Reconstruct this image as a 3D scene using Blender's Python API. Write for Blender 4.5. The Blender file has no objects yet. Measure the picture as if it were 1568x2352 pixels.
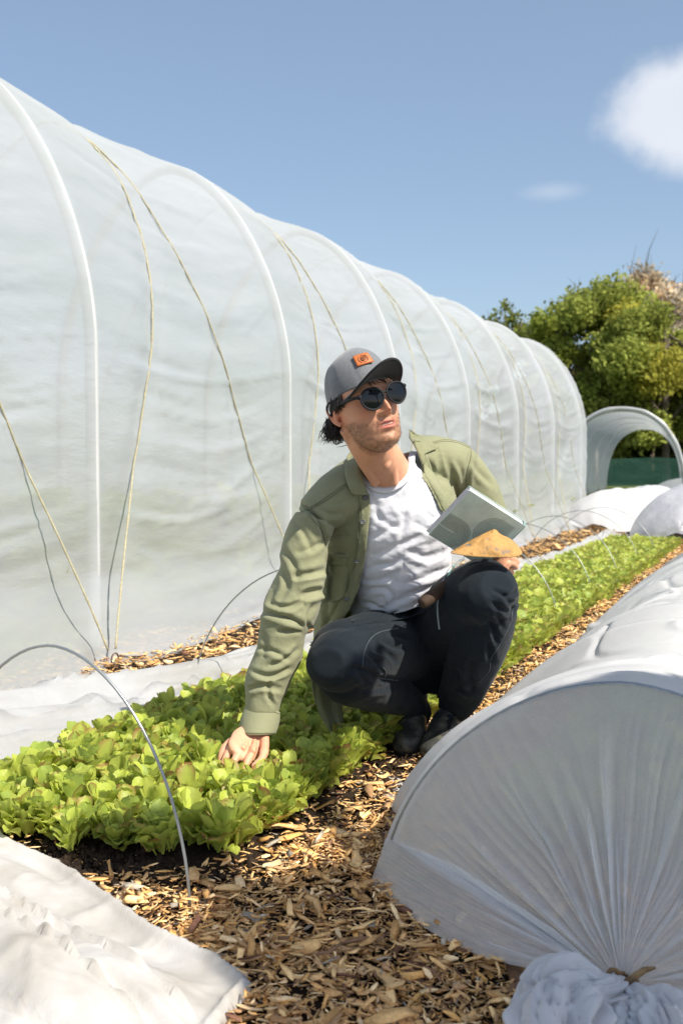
import bpy, bmesh, math, random
import numpy as np
from mathutils import Vector, Matrix
from mathutils.bvhtree import BVHTree
SC = bpy.context.scene; COL = SC.collection
H = .78; F = 2286.7; PT = math.atan(101/F)          # camera height, focal length and pitch as read off the photograph
CP, SP = math.cos(PT), math.sin(PT)
def ray(px, py):
    a = (px-784)/F; b = (1176-py)/F
    return Vector((a, CP+b*SP, -SP+b*CP))
def P(px, py, Y):                                     # point at distance Y along the ground axis
    r = ray(px, py); return Vector((0, 0, H)) + r*(Y/r.y)
def G(px, py, z=0):
    r = ray(px, py); return Vector((0, 0, H)) + r*((z-H)/r.z)
def proj(V):
    V = np.asarray(V, float); z = V[..., 2]-H
    f = V[..., 1]*CP-z*SP; u = V[..., 1]*SP+z*CP
    return 784+F*V[..., 0]/f, 1176-F*u/f
AZ = math.radians(24.2); UX, UY = math.sin(AZ), math.cos(AZ); VX, VY = UY, -UX
def W(s, t, z=0): return Vector((s*UX+t*VX, s*UY+t*VY, z))     # field frame: s along the beds, t across them
def Wn(s, t, z): return np.stack([s*UX+t*VX, s*UY+t*VY, z+0*s], -1)
# ---------------------------------------------------------------- materials
def srgb(r, g, b):
    f = lambda c: c/12.92 if c <= .04045 else ((c+.055)/1.055)**2.4
    return (f(r/255), f(g/255), f(b/255), 1)
class NT:
    def __init__(s, name):
        s.m = bpy.data.materials.new(name); s.m.use_nodes = True; s.t = s.m.node_tree; s.t.nodes.clear()
        s.out = s.n('ShaderNodeOutputMaterial')
    def n(s, ty, **k):
        nd = s.t.nodes.new(ty)
        for a, b in k.items():
            if a.startswith('i_'):
                key = a[2:]; key = int(key) if key.isdigit() else key.replace('_', ' ')
                nd.inputs[key].default_value = b
            else: setattr(nd, a, b)
        return nd
    def l(s, a, b, ai=0, bi=0):
        s.t.links.new(a.outputs[ai] if not isinstance(a, bpy.types.NodeSocket) else a, b.inputs[bi] if not isinstance(b, bpy.types.NodeSocket) else b)
    def noise(s, scale, detail=4, rough=.6, vec=None, mapscale=None):
        n = s.n('ShaderNodeTexNoise'); n.inputs['Scale'].default_value = scale; n.inputs['Detail'].default_value = detail; n.inputs['Roughness'].default_value = rough
        if vec is None: vec = s.n('ShaderNodeTexCoord').outputs['Object']
        if mapscale:
            mp = s.n('ShaderNodeMapping'); mp.inputs['Scale'].default_value = mapscale; s.l(vec, mp); vec = mp.outputs[0]
        s.l(vec, n.inputs['Vector']); return n
    def ramp(s, src, stops):
        r = s.n('ShaderNodeValToRGB'); e = r.color_ramp.elements
        while len(e) < len(stops): e.new(.5)
        for q, (p, c) in zip(e, stops):
            q.position = p; q.color = c if not isinstance(c, (int, float)) else (c, c, c, 1)
        s.l(src, r); return r
    def mix(s, a, b, fac, mode='MIX'):
        m = s.n('ShaderNodeMix', data_type='RGBA', blend_type=mode)
        for src, i in ((fac, 0), (a, 6), (b, 7)):
            if isinstance(src, (int, float)): m.inputs[i].default_value = src
            elif isinstance(src, tuple): m.inputs[i].default_value = src
            else: s.t.links.new(src.outputs[0] if not isinstance(src, bpy.types.NodeSocket) else src, m.inputs[i])
        return m.outputs[2]
    def bump(s, src, strength=.3, dist=.01, prev=None):
        b = s.n('ShaderNodeBump'); b.inputs['Strength'].default_value = strength; b.inputs['Distance'].default_value = dist
        s.l(src, b.inputs['Height'])
        if prev is not None: s.l(prev, b.inputs['Normal'])
        return b
def pbr(name, col, rough=.7, bump=None, colvar=None, metal=0, sheen=0, spec=.5, sub=0, coat=0):
    """col tuple; colvar (scale, col2, lo, hi); bump (scale, strength, dist)"""
    t = NT(name); b = t.n('ShaderNodeBsdfPrincipled'); b.inputs['Roughness'].default_value = rough; b.inputs['Metallic'].default_value = metal
    b.inputs['Specular IOR Level'].default_value = spec; b.inputs['Sheen Weight'].default_value = sheen; b.inputs['Coat Weight'].default_value = coat
    b.inputs['Base Color'].default_value = col
    if sub: b.inputs['Subsurface Weight'].default_value = sub; b.inputs['Subsurface Scale'].default_value = .01; b.inputs['Subsurface Radius'].default_value = (1, .35, .2)
    if colvar:
        sc, c2, lo, hi = colvar; n = t.noise(sc); r = t.ramp(n.outputs[0], [(lo, 0.), (hi, 1.)])
        t.l(t.mix(col, c2, r), b.inputs['Base Color'])
    if bump:
        prev = None
        for sc, st, d in (bump if isinstance(bump, list) else [bump]):
            n = t.noise(sc, 5); bb = t.bump(n.outputs[0], st, d, prev); prev = bb.outputs[0]
        t.l(prev, b.inputs['Normal'])
    t.l(b, t.out); t.b = b; t.m['_'] = 1
    return t.m
def sheetmat(name, col, transp, trans=.5, gloss=.12, rough=.3, tint=None, bump=None, tvar=0):
    """thin plastic or fleece: diffuse + translucent, a share of clear see-through and a soft gloss"""
    t = NT(name); d = t.n('ShaderNodeBsdfDiffuse'); tr = t.n('ShaderNodeBsdfTranslucent'); tp = t.n('ShaderNodeBsdfTransparent'); g = t.n('ShaderNodeBsdfGlossy')
    g.inputs['Roughness'].default_value = rough; tp.inputs[0].default_value = (.96, .98, .97, 1)
    src = None
    if tint:
        n = t.noise(tint[0], 4, .6, mapscale=tint[3] if len(tint) > 3 else None); r = t.ramp(n.outputs[0], [(.35, 0.), (.7, 1.)])
        src = t.mix(col, tint[1], r); t.l(src, d.inputs[0]); t.l(src, tr.inputs[0])
    else: d.inputs[0].default_value = col; tr.inputs[0].default_value = col
    m1 = t.n('ShaderNodeMixShader'); m1.inputs[0].default_value = trans; t.l(d, m1, 0, 1); t.l(tr, m1, 0, 2)
    m2 = t.n('ShaderNodeMixShader'); m2.inputs[0].default_value = gloss; t.l(m1, m2, 0, 1); t.l(g, m2, 0, 2)
    m3 = t.n('ShaderNodeMixShader'); m3.inputs[0].default_value = transp; t.l(m2, m3, 0, 1); t.l(tp, m3, 0, 2)
    if tvar:
        n = t.noise(900, 2, .7); r = t.ramp(n.outputs[0], [(.4, max(0., transp-tvar)), (.65, min(1., transp+tvar))]); t.l(r, m3.inputs[0])
    if bump:
        prev = None
        for sc, st, dd, ms in bump:
            n = t.noise(sc, 4, .6, mapscale=ms); bb = t.bump(n.outputs[0], st, dd, prev); prev = bb.outputs[0]
        for x in (d, tr, g): t.l(prev, x.inputs['Normal'])
    t.l(m3, t.out); return t.m
# ---------------------------------------------------------------- objects
def link(name, me, mat=None, parent=None, smooth=True):
    o = bpy.data.objects.new(name, me); COL.objects.link(o)
    if mat is not None:
        for m in (mat if isinstance(mat, list) else [mat]): me.materials.append(m)
    if smooth:
        me.polygons.foreach_set('use_smooth', [True]*len(me.polygons))
    if parent is not None:
        o.parent = parent; o.matrix_parent_inverse = parent.matrix_basis.inverted()
    return o
def tag(o, label=None, cat=None, group=None, kind=None):
    for k, v in (('label', label), ('category', cat), ('group', group), ('kind', kind)):
        if v: o[k] = v
    return o
def empty(name, loc, label, cat, group=None):
    o = bpy.data.objects.new(name, None); COL.objects.link(o); o.location = loc; o.empty_display_size = .1
    return tag(o, label, cat, group)
def mesh(verts, faces):
    """verts (n,3) array, faces (m,k) int array or list of arrays/lists"""
    me = bpy.data.meshes.new('m'); V = np.asarray(verts, np.float32)
    if isinstance(faces, np.ndarray):
        m, k = faces.shape
        me.vertices.add(len(V)); me.vertices.foreach_set('co', V.ravel())
        me.loops.add(m*k); me.loops.foreach_set('vertex_index', faces.astype(np.int32).ravel())
        me.polygons.add(m); me.polygons.foreach_set('loop_start', np.arange(0, m*k, k, dtype=np.int32)); me.update(calc_edges=True); me.validate()
    else:
        me.from_pydata([tuple(v) for v in V], [], [tuple(int(i) for i in f) for f in faces]); me.update()
    return me
def gridfaces(nu, nv, wrap=False):
    i = np.arange(nu-1)[:, None]; j = np.arange(nv if wrap else nv-1)[None, :]; j2 = (j+1) % nv
    return np.stack([i*nv+j, i*nv+j2, (i+1)*nv+j2, (i+1)*nv+j], -1).reshape(-1, 4)
class MB:                                            # collects vertices and faces of one mesh
    def __init__(s): s.v = []; s.f = []; s.n = 0
    def add(s, V, Fc):
        V = np.asarray(V, float).reshape(-1, 3)
        for f in Fc: s.f.append([int(x)+s.n for x in f])
        s.v.append(V); s.n += len(V); return s
    def me(s): return mesh(np.concatenate(s.v), s.f)
    def loft(s, rings, seg=20, cap=True):
        """rings: (centre, ra, rb, ref) ra along ref side, rb along the other; Catmull-Rom smoothed by caller"""
        C = [Vector(r[0]) for r in rings]; n = len(C); R = []
        for i, r in enumerate(rings):
            T = (C[min(i+1, n-1)]-C[max(i-1, 0)]).normalized()
            ref = Vector(r[3]) if len(r) > 3 else Vector((1, 0, .02))
            a = (ref-T*ref.dot(T)).normalized(); b = T.cross(a)
            for k in range(seg):
                q = 2*math.pi*k/seg; R.append(C[i]+a*(r[1]*math.cos(q))+b*(r[2]*math.sin(q)))
        Fc = [list(x) for x in gridfaces(n, seg, True)]
        if cap: Fc.append(list(range(seg))[::-1]); Fc.append([(n-1)*seg+k for k in range(seg)])
        return s.add(R, Fc)
    def tube(s, pts, r, seg=8, cap=True):
        pts = [Vector(p) for p in pts]; n = len(pts); rr = r if hasattr(r, '__len__') else [r]*n
        T = [(pts[min(i+1, n-1)]-pts[max(i-1, 0)]).normalized() for i in range(n)]
        a = T[0].orthogonal().normalized(); R = []
        for i in range(n):
            a = (a-T[i]*a.dot(T[i])).normalized(); b = T[i].cross(a)
            for k in range(seg):
                q = 2*math.pi*k/seg; R.append(pts[i]+a*(rr[i]*math.cos(q))+b*(rr[i]*math.sin(q)))
        Fc = [list(x) for x in gridfaces(n, seg, True)]
        if cap: Fc.append(list(range(seg))[::-1]); Fc.append([(n-1)*seg+k for k in range(seg)])
        return s.add(R, Fc)
    def ball(s, c, r, n=16, rot=None):
        c = Vector(c); r = r if hasattr(r, '__len__') else (r, r, r); V = []
        for i in range(n+1):
            th = math.pi*i/n
            for k in range(2*n):
                q = math.pi*k/n; v = Vector((r[0]*math.sin(th)*math.cos(q), r[1]*math.sin(th)*math.sin(q), r[2]*math.cos(th)))
                V.append(c+(rot@v if rot else v))
        return s.add(V, gridfaces(n+1, 2*n, True))
    def box(s, c, h, rot=None):
        V = [Vector((x*h[0], y*h[1], z*h[2])) for x in (-1, 1) for y in (-1, 1) for z in (-1, 1)]
        V = [Vector(c)+(rot@v if rot else v) for v in V]
        return s.add(V, [(0, 1, 3, 2), (4, 6, 7, 5), (0, 4, 5, 1), (2, 3, 7, 6), (0, 2, 6, 4), (1, 5, 7, 3)])
def cr(pts, n):
    """Catmull-Rom resample of rows"""
    A = np.asarray(pts, float); m = len(A); t = np.linspace(0, m-1, n); i = np.minimum(t.astype(int), m-2); f = (t-i)[:, None]
    g = lambda k: A[np.clip(k, 0, m-1)]
    p0, p1, p2, p3 = g(i-1), g(i), g(i+1), g(i+2)
    return .5*((2*p1)+(-p0+p2)*f+(2*p0-5*p1+4*p2-p3)*f*f+(-p0+3*p1-3*p2+p3)*f**3)
# cheap vectorised value noise
_rg = np.random.default_rng(5); _tab = _rg.random((64, 64, 64)).astype(np.float32)
def vnoise(p):
    p = np.asarray(p, float); i = np.floor(p).astype(int); f = p-i; f = f*f*(3-2*f); i &= 63; j = (i+1) & 63
    x0, y0, z0 = i[..., 0], i[..., 1], i[..., 2]; x1, y1, z1 = j[..., 0], j[..., 1], j[..., 2]; fx, fy, fz = f[..., 0], f[..., 1], f[..., 2]
    T = _tab; L = lambda a, b, t: a+(b-a)*t
    return L(L(L(T[x0, y0, z0], T[x1, y0, z0], fx), L(T[x0, y1, z0], T[x1, y1, z0], fx), fy), L(L(T[x0, y0, z1], T[x1, y0, z1], fx), L(T[x0, y1, z1], T[x1, y1, z1], fx), fy), fz)*2-1
def fbm(p, o=4):
    p = np.asarray(p, float); r = 0; a = 1
    for k in range(o): r = r+a*vnoise(p+k*7.3); p = p*2.03; a *= .5
    return r
def vcol(me, name, arr):
    a = me.color_attributes.new(name, 'FLOAT_COLOR', 'POINT'); c = np.ones((len(me.vertices), 4), np.float32); arr = np.asarray(arr)
    if arr.ndim == 1: arr = np.repeat(arr[:, None], 3, 1)
    c[:, :3] = arr; a.data.foreach_set('color', c.ravel())
# ---------------------------------------------------------------- camera, light, sky
cam = bpy.data.objects.new('camera', bpy.data.cameras.new('camera')); COL.objects.link(cam); SC.camera = cam
cam.location = (0, 0, H); cam.rotation_euler = (math.pi/2-PT, 0, 0)
cd = cam.data; cd.sensor_fit = 'VERTICAL'; cd.sensor_height = 36; cd.lens = 35; cd.clip_start = .05; cd.clip_end = 2000
cd.dof.use_dof = True; cd.dof.focus_distance = 2.3; cd.dof.aperture_fstop = 6.0
LD = Vector((-.66, .60, -1)).normalized()               # the way the sunlight travels
sun = bpy.data.objects.new('sun', bpy.data.lights.new('sun', 'SUN')); COL.objects.link(sun)
sun.rotation_euler = LD.to_track_quat('-Z', 'Y').to_euler(); sun.data.energy = 5.0; sun.data.angle = math.radians(.5); sun.data.color = (1, .935, .81)
w = bpy.data.worlds.new('World'); SC.world = w; w.use_nodes = True; t = w.node_tree; t.nodes.clear()
N = t.nodes.new; out = N('ShaderNodeOutputWorld'); bg = N('ShaderNodeBackground'); sky = N('ShaderNodeTexSky'); sky.sky_type = 'NISHITA'; sky.sun_disc = False
sky.sun_elevation = math.asin(-LD.z); sky.sun_rotation = math.atan2(-LD.x, -LD.y); sky.air_density = 1.0; sky.dust_density = 1.6; sky.ozone_density = 1.0; sky.altitude = 50
bg.inputs[1].default_value = .110
tc = N('ShaderNodeTexCoord')
def wm(op, a, b=None):
    m = N('ShaderNodeMath'); m.operation = op
    for i, x in enumerate((a, b)):
        if x is None: continue
        if isinstance(x, (int, float)): m.inputs[i].default_value = x
        else: t.links.new(x, m.inputs[i])
    return m.outputs[0]
nz = N('ShaderNodeTexNoise'); nz.inputs['Scale'].default_value = 9; nz.inputs['Detail'].default_value = 6; nz.inputs['Roughness'].default_value = .55; t.links.new(tc.outputs['Generated'], nz.inputs['Vector'])
nz2 = N('ShaderNodeTexNoise'); nz2.inputs['Scale'].default_value = 5; nz2.inputs['Detail'].default_value = 3; t.links.new(tc.outputs['Generated'], nz2.inputs['Vector'])
def blob(px, py, rx, rz, soft, amt):                     # one cloud: a soft ellipsoid of sky directions, broken up by noise
    c = ray(px, py).normalized(); mp = N('ShaderNodeVectorMath'); mp.operation = 'SUBTRACT'; t.links.new(tc.outputs['Generated'], mp.inputs[0]); mp.inputs[1].default_value = c
    m2 = N('ShaderNodeVectorMath'); m2.operation = 'MULTIPLY'; t.links.new(mp.outputs[0], m2.inputs[0]); m2.inputs[1].default_value = (1/rx, 1/rx, 1/rz)
    ln = N('ShaderNodeVectorMath'); ln.operation = 'LENGTH'; t.links.new(m2.outputs[0], ln.inputs[0])
    d = wm('ADD', ln.outputs['Value'], wm('MULTIPLY', wm('SUBTRACT', nz.outputs[0], .5), 1.5))
    mr = N('ShaderNodeMapRange'); mr.interpolation_type = 'SMOOTHSTEP'; mr.inputs['From Min'].default_value = 1+soft; mr.inputs['From Max'].default_value = 1-soft; mr.inputs['To Max'].default_value = amt
    t.links.new(d, mr.inputs['Value']); return mr.outputs[0]
cl = wm('MAXIMUM', blob(1655, 258, .086, .052, .30, .95), blob(1268, 440, .022, .006, .9, .28))
cm = N('ShaderNodeMix'); cm.data_type = 'RGBA'; t.links.new(cl, cm.inputs[0])
hz = N('ShaderNodeMix'); hz.data_type = 'RGBA'; hz.inputs[0].default_value = .22; t.links.new(sky.outputs[0], hz.inputs[6]); hz.inputs[7].default_value = (3.7, 4.9, 6.3, 1)
t.links.new(hz.outputs[2], cm.inputs[6]); cs = N('ShaderNodeMix'); cs.data_type = 'RGBA'; t.links.new(nz2.outputs[0], cs.inputs[0]); cs.inputs[6].default_value = (4.6, 5.0, 5.8, 1); cs.inputs[7].default_value = (6.6, 6.7, 6.9, 1); t.links.new(cs.outputs[2], cm.inputs[7])
t.links.new(cm.outputs[2], bg.inputs[0]); t.links.new(bg.outputs[0], out.inputs[0])
vs = SC.view_settings; vs.view_transform = 'Standard'; vs.look = 'None'; vs.exposure = .45; vs.gamma = 1
SC.cycles.max_bounces = 8; SC.cycles.transparent_max_bounces = 12; SC.cycles.sample_clamp_indirect = 6
rg = np.random.default_rng(11)
# ---------------------------------------------------------------- ground
def terrain(x, y): return 0*x
t = NT('soil'); b = t.n('ShaderNodeBsdfPrincipled'); b.inputs['Roughness'].default_value = .95; b.inputs['Specular IOR Level'].default_value = .15
n1 = t.noise(2.2, 6); n2 = t.noise(60, 6, .7); r1 = t.ramp(n2.outputs[0], [(.3, (.018, .012, .008, 1)), (.75, (.07, .046, .03, 1))])
pos = t.n('ShaderNodeNewGeometry'); sx = t.n('ShaderNodeSeparateXYZ'); t.l(pos, sx); mr = t.n('ShaderNodeMapRange'); mr.inputs['From Min'].default_value = 13; mr.inputs['From Max'].default_value = 16; t.l(sx.outputs[1], mr.inputs[0])
r2 = t.ramp(n1.outputs[0], [(.35, (.07, .10, .025, 1)), (.7, (.13, .15, .05, 1))])
dt_ = t.n('ShaderNodeVectorMath', operation='DOT_PRODUCT'); dt_.inputs[1].default_value = (VX, VY, 0); t.l(pos, dt_); mr2 = t.n('ShaderNodeMapRange'); mr2.inputs['From Min'].default_value = 1.5; mr2.inputs['From Max'].default_value = 2.3; t.l(dt_.outputs['Value'], mr2.inputs[0]); mx_ = t.n('ShaderNodeMath', operation='MAXIMUM'); t.l(mr.outputs[0], mx_); t.l(mr2.outputs[0], mx_, 0, 1); t.l(t.mix(r1.outputs[0], r2.outputs[0], mx_.outputs[0]), b.inputs['Base Color']); t.l(t.bump(n2.outputs[0], 1, .02), b, 0, 'Normal') if False else t.l(t.bump(n2.outputs[0], 1, .02).outputs[0], b.inputs['Normal']); t.l(b, t.out)
M_soil = t.m
xs = np.concatenate([np.linspace(-400, -6, 12), np.linspace(-5, 8, 180), np.linspace(9, 400, 12)]); ys = np.concatenate([np.linspace(-60, -.5, 6), np.linspace(0, 14, 190), np.linspace(15, 900, 14)])
X, Y = np.meshgrid(xs, ys, indexing='ij'); tt = X*VX+Y*VY; ss = X*UX+Y*UY
Z = .010*fbm(np.stack([X*5, Y*5, 0*X], -1), 4)*((abs(X) < 5.2) & (Y < 13.8) & (Y > 0))
Z = Z+.03*np.exp(-((tt+1.32)/.42)**6)*np.clip((ss-1.5)*6, 0, 1)*(ss < 10.4)
def gz(x, y): return .010*fbm(np.stack([x*5, y*5, 0*x], -1), 4)
ground = link('ground', mesh(np.stack([X, Y, Z], -1).reshape(-1, 3), gridfaces(*X.shape)), M_soil); tag(ground, kind='structure')
def inpoly(x, y, poly):
    ins = np.zeros(x.shape, bool); n = len(poly); j = n-1
    for i in range(n):
        xi, yi = poly[i]; xj, yj = poly[j]; c = ((yi > y) != (yj > y)) & (x < (xj-xi)*(y-yi)/(yj-yi+1e-12)+xi); ins ^= c; j = i
    return ins
# ---------------------------------------------------------------- wood chips
t = NT('wood_chip'); b = t.n('ShaderNodeBsdfPrincipled'); b.inputs['Roughness'].default_value = .75; b.inputs['Specular IOR Level'].default_value = .25
at = t.n('ShaderNodeAttribute', attribute_name='c'); n = t.noise(180, 4, .6); r = t.ramp(n.outputs[0], [(.3, .72), (.7, 1.12)])
t.l(t.mix(at.outputs[0], r.outputs[0], 1., 'MULTIPLY'), b.inputs['Base Color']); t.l(t.bump(n.outputs[0], .6, .002).outputs[0], b.inputs['Normal']); t.l(b, t.out)
M_chip = t.m
def chips(n, region, size, zlift, seed, flat=.35):
    r = np.random.default_rng(seed); x, y = region(n, r); n = len(x)
    L = size*np.exp(r.normal(0, .5, n)); L = np.clip(L, size*.3, size*3.2); Wd = L*r.uniform(.13, .38, n); Th = np.clip(Wd*r.uniform(.10, .32, n), .0008, .005)
    yaw = r.uniform(0, 2*np.pi, n); pit = r.normal(0, flat*.6, n); rol = r.normal(0, flat, n)
    lx = np.array([-1, -1, -1, -1, 0, 0, 0, 0, 1, 1, 1, 1])*.5; ly = np.array([-1, 1, 1, -1]*3)*.5; lz = np.array([-1, -1, 1, 1]*3)*.5
    q = np.stack([lx[None]*L[:, None]+r.normal(0, .10, (n, 12))*L[:, None]*(lx != 0), ly[None]*Wd[:, None]*(1+r.normal(0, .3, (n, 12))), lz[None]*Th[:, None]*(1+r.normal(0, .25, (n, 12)))], -1)
    tap = r.uniform(.35, 1, (n, 1)); q[:, 8:, 1] *= tap; tap2 = r.uniform(.6, 1, (n, 1)); q[:, :4, 1] *= tap2
    q[:, 4:8, 1] += r.normal(0, .05, (n, 1))*L[:, None]; q[:, 4:8, 2] += r.normal(0, .04, (n, 1))*L[:, None]
    cy, sy, cp, sp, c2, s2 = np.cos(yaw), np.sin(yaw), np.cos(pit), np.sin(pit), np.cos(rol), np.sin(rol)
    yy = q[..., 1]*c2[:, None]-q[..., 2]*s2[:, None]; zz = q[..., 1]*s2[:, None]+q[..., 2]*c2[:, None]
    xx = q[..., 0]*cp[:, None]-zz*sp[:, None]; zz = q[..., 0]*sp[:, None]+zz*cp[:, None]
    X = xx*cy[:, None]-yy*sy[:, None]+x[:, None]; Y = xx*sy[:, None]+yy*cy[:, None]+y[:, None]
    zb = gz(x, y)+zlift*r.random(n)+abs(np.sin(pit))*L*.35+.002; Z = zz+zb[:, None]
    base = np.array([[0, 3, 2, 1], [8, 9, 10, 11]]+[[a+k, a+(k+1) % 4, a+4+(k+1) % 4, a+4+k] for a in (0, 4) for k in range(4)])
    Fc = (base[None]+12*np.arange(n)[:, None, None]).reshape(-1, 4)
    pal = np.array([[.50, .31, .13], [.58, .39, .18], [.42, .24, .09], [.62, .46, .26], [.33, .20, .10], [.16, .09, .05], [.11, .055, .035], [.28, .25, .20], [.52, .30, .10], [.46, .29, .13]])
    pr = np.array([.19, .18, .12, .12, .09, .05, .03, .03, .09, .10]); c = pal[r.choice(len(pal), n, p=pr/pr.sum())]*r.uniform(1.15, 2.0, (n, 1))*[1.08, 1.04, 1.02]
    return np.stack([X, Y, Z], -1).reshape(-1, 3), Fc, np.repeat(c, 12, 0)
def reg_st(s0, s1, t0, t1, keep=None):
    def f(n, r):
        s = r.uniform(s0, s1, n); t = r.uniform(t0, t1, n); x = s*UX+t*VX; y = s*UY+t*VY
        if keep is not None: k = keep(x, y, s, t); x, y = x[k], y[k]
        return x, y
    return f
def reg_xy(x0, x1, y0, y1, keep=None):
    def f(n, r):
        x = r.uniform(x0, x1, n); y = r.uniform(y0, y1, n); s = x*UX+y*UY; t = x*VX+y*VY
        if keep is not None: k = keep(x, y, s, t); x, y = x[k], y[k]
        return x, y
    return f
bare = lambda x, y: fbm(np.stack([x*3.1, y*3.1, 0*x+3], -1), 3)
def kn(x, y, s, t):                                       # the front floor: not in the bed, thin on the bare soil patch
    soil = np.hypot((x+.42)/.17, (y-1.93)/.09) < 1+.3*bare(x, y)
    inb = (t > -1.62) & (t < -1.08) & (s > 1.66)
    hp0 = inpoly(x, y, np.array([G(*p)[:2] for p in [(-300, 1900), (0, 1950), (70, 1992), (150, 2026), (250, 2093), (350, 2168), (430, 2209), (505, 2248), (555, 2288), (565, 2310), (530, 2370), (420, 2560), (-500, 2700)]]))
    return ~hp0 & (x > -1.2) & ~inb & (~soil | (np.random.default_rng(1).random(len(x)) < .12)) & (bare(x*1.7, y*1.7) > -1.0)
fine = [chips(26000, reg_xy(-1.15, .9, 1.0, 2.6, kn), .0075, .012, 21), chips(12000, reg_st(1.7, 4.2, -1.08, -.6), .0075, .012, 22)]
parts = fine+[chips(16000, reg_xy(-1.15, .9, 1.0, 2.0, kn), .016, .030, 1), chips(16000, reg_xy(-1.15, .9, 1.0, 2.0, kn), .010, .018, 2), chips(300, reg_xy(-1.1, .9, 1.1, 2.3, kn), .036, .034, 3, .25),
         chips(9000, reg_st(1.7, 4.2, -1.08, -.5), .015, .026, 4), chips(9000, reg_st(1.7, 4.2, -1.08, -.6), .010, .016, 5), chips(9000, reg_st(4.2, 11, -1.1, -.75), .022, .03, 6), chips(7000, reg_st(-.5, 8, .1, 1.3), .022, .03, 36),
         chips(6000, reg_st(1.7, 4, -2.75, -1.8), .020, .03, 7), chips(7000, reg_st(4, 16, -2.8, -1.8), .026, .03, 8)]
off = 0; V = []; Fc = []; Cc = []
for v, f, c in parts: V.append(v); Fc.append(f+off); Cc.append(c); off += len(v)
me = mesh(np.concatenate(V), np.concatenate(Fc)); vcol(me, 'c', np.concatenate(Cc)); o = link('wood_chips', me, M_chip, smooth=False); tag(o, 'wood chip mulch covering the paths between the beds', None, kind='stuff')
# fine crumbs of dark compost near the bed corner
r_ = np.random.default_rng(9); n = 5200
a = np.array([G(*p)[:2] for p in [(260, 1985), (640, 1880), (860, 1790), (300, 1960), (1000, 1400)]])
pc = a[r_.choice(4, n, p=[.5, .12, .3, .08])]+r_.normal(0, 1, (n, 2))*[.16, .075]; kq = ~inpoly(pc[:, 0], pc[:, 1], np.array([G(*p)[:2] for p in [(-400, 1840), (0, 1930), (90, 1985), (180, 2020), (300, 2110), (480, 2230), (580, 2300), (420, 2560), (-500, 2700)]])); pc = pc[kq]; n = len(pc); s_ = np.exp(r_.normal(-5.3, .45, n)); z0 = gz(pc[:, 0], pc[:, 1])+.006+.012*r_.random(n)
oc = np.array([[1, 0, 0], [-1, 0, 0], [0, 1, 0], [0, -1, 0], [0, 0, 1], [0, 0, -1]]); Vv = (oc[None]*(s_[:, None, None])*r_.uniform(.6, 1.3, (n, 6, 1))); Vv[..., :2] += pc[:, None]; Vv[..., 2] += z0[:, None]
of = np.array([[0, 2, 4], [2, 1, 4], [1, 3, 4], [3, 0, 4], [2, 0, 5], [1, 2, 5], [3, 1, 5], [0, 3, 5]]); Ff = (of[None]+6*np.arange(n)[:, None, None]).reshape(-1, 3)
M_comp = pbr('compost', (.022, .014, .010, 1), .9, colvar=(40, (.05, .032, .02, 1), .4, .6), spec=.2)
tag(link('compost_crumbs', mesh(Vv.reshape(-1, 3), Ff), M_comp, smooth=False), 'dark crumbly compost spilled at the corner of the lettuce bed', None, kind='stuff')
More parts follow.
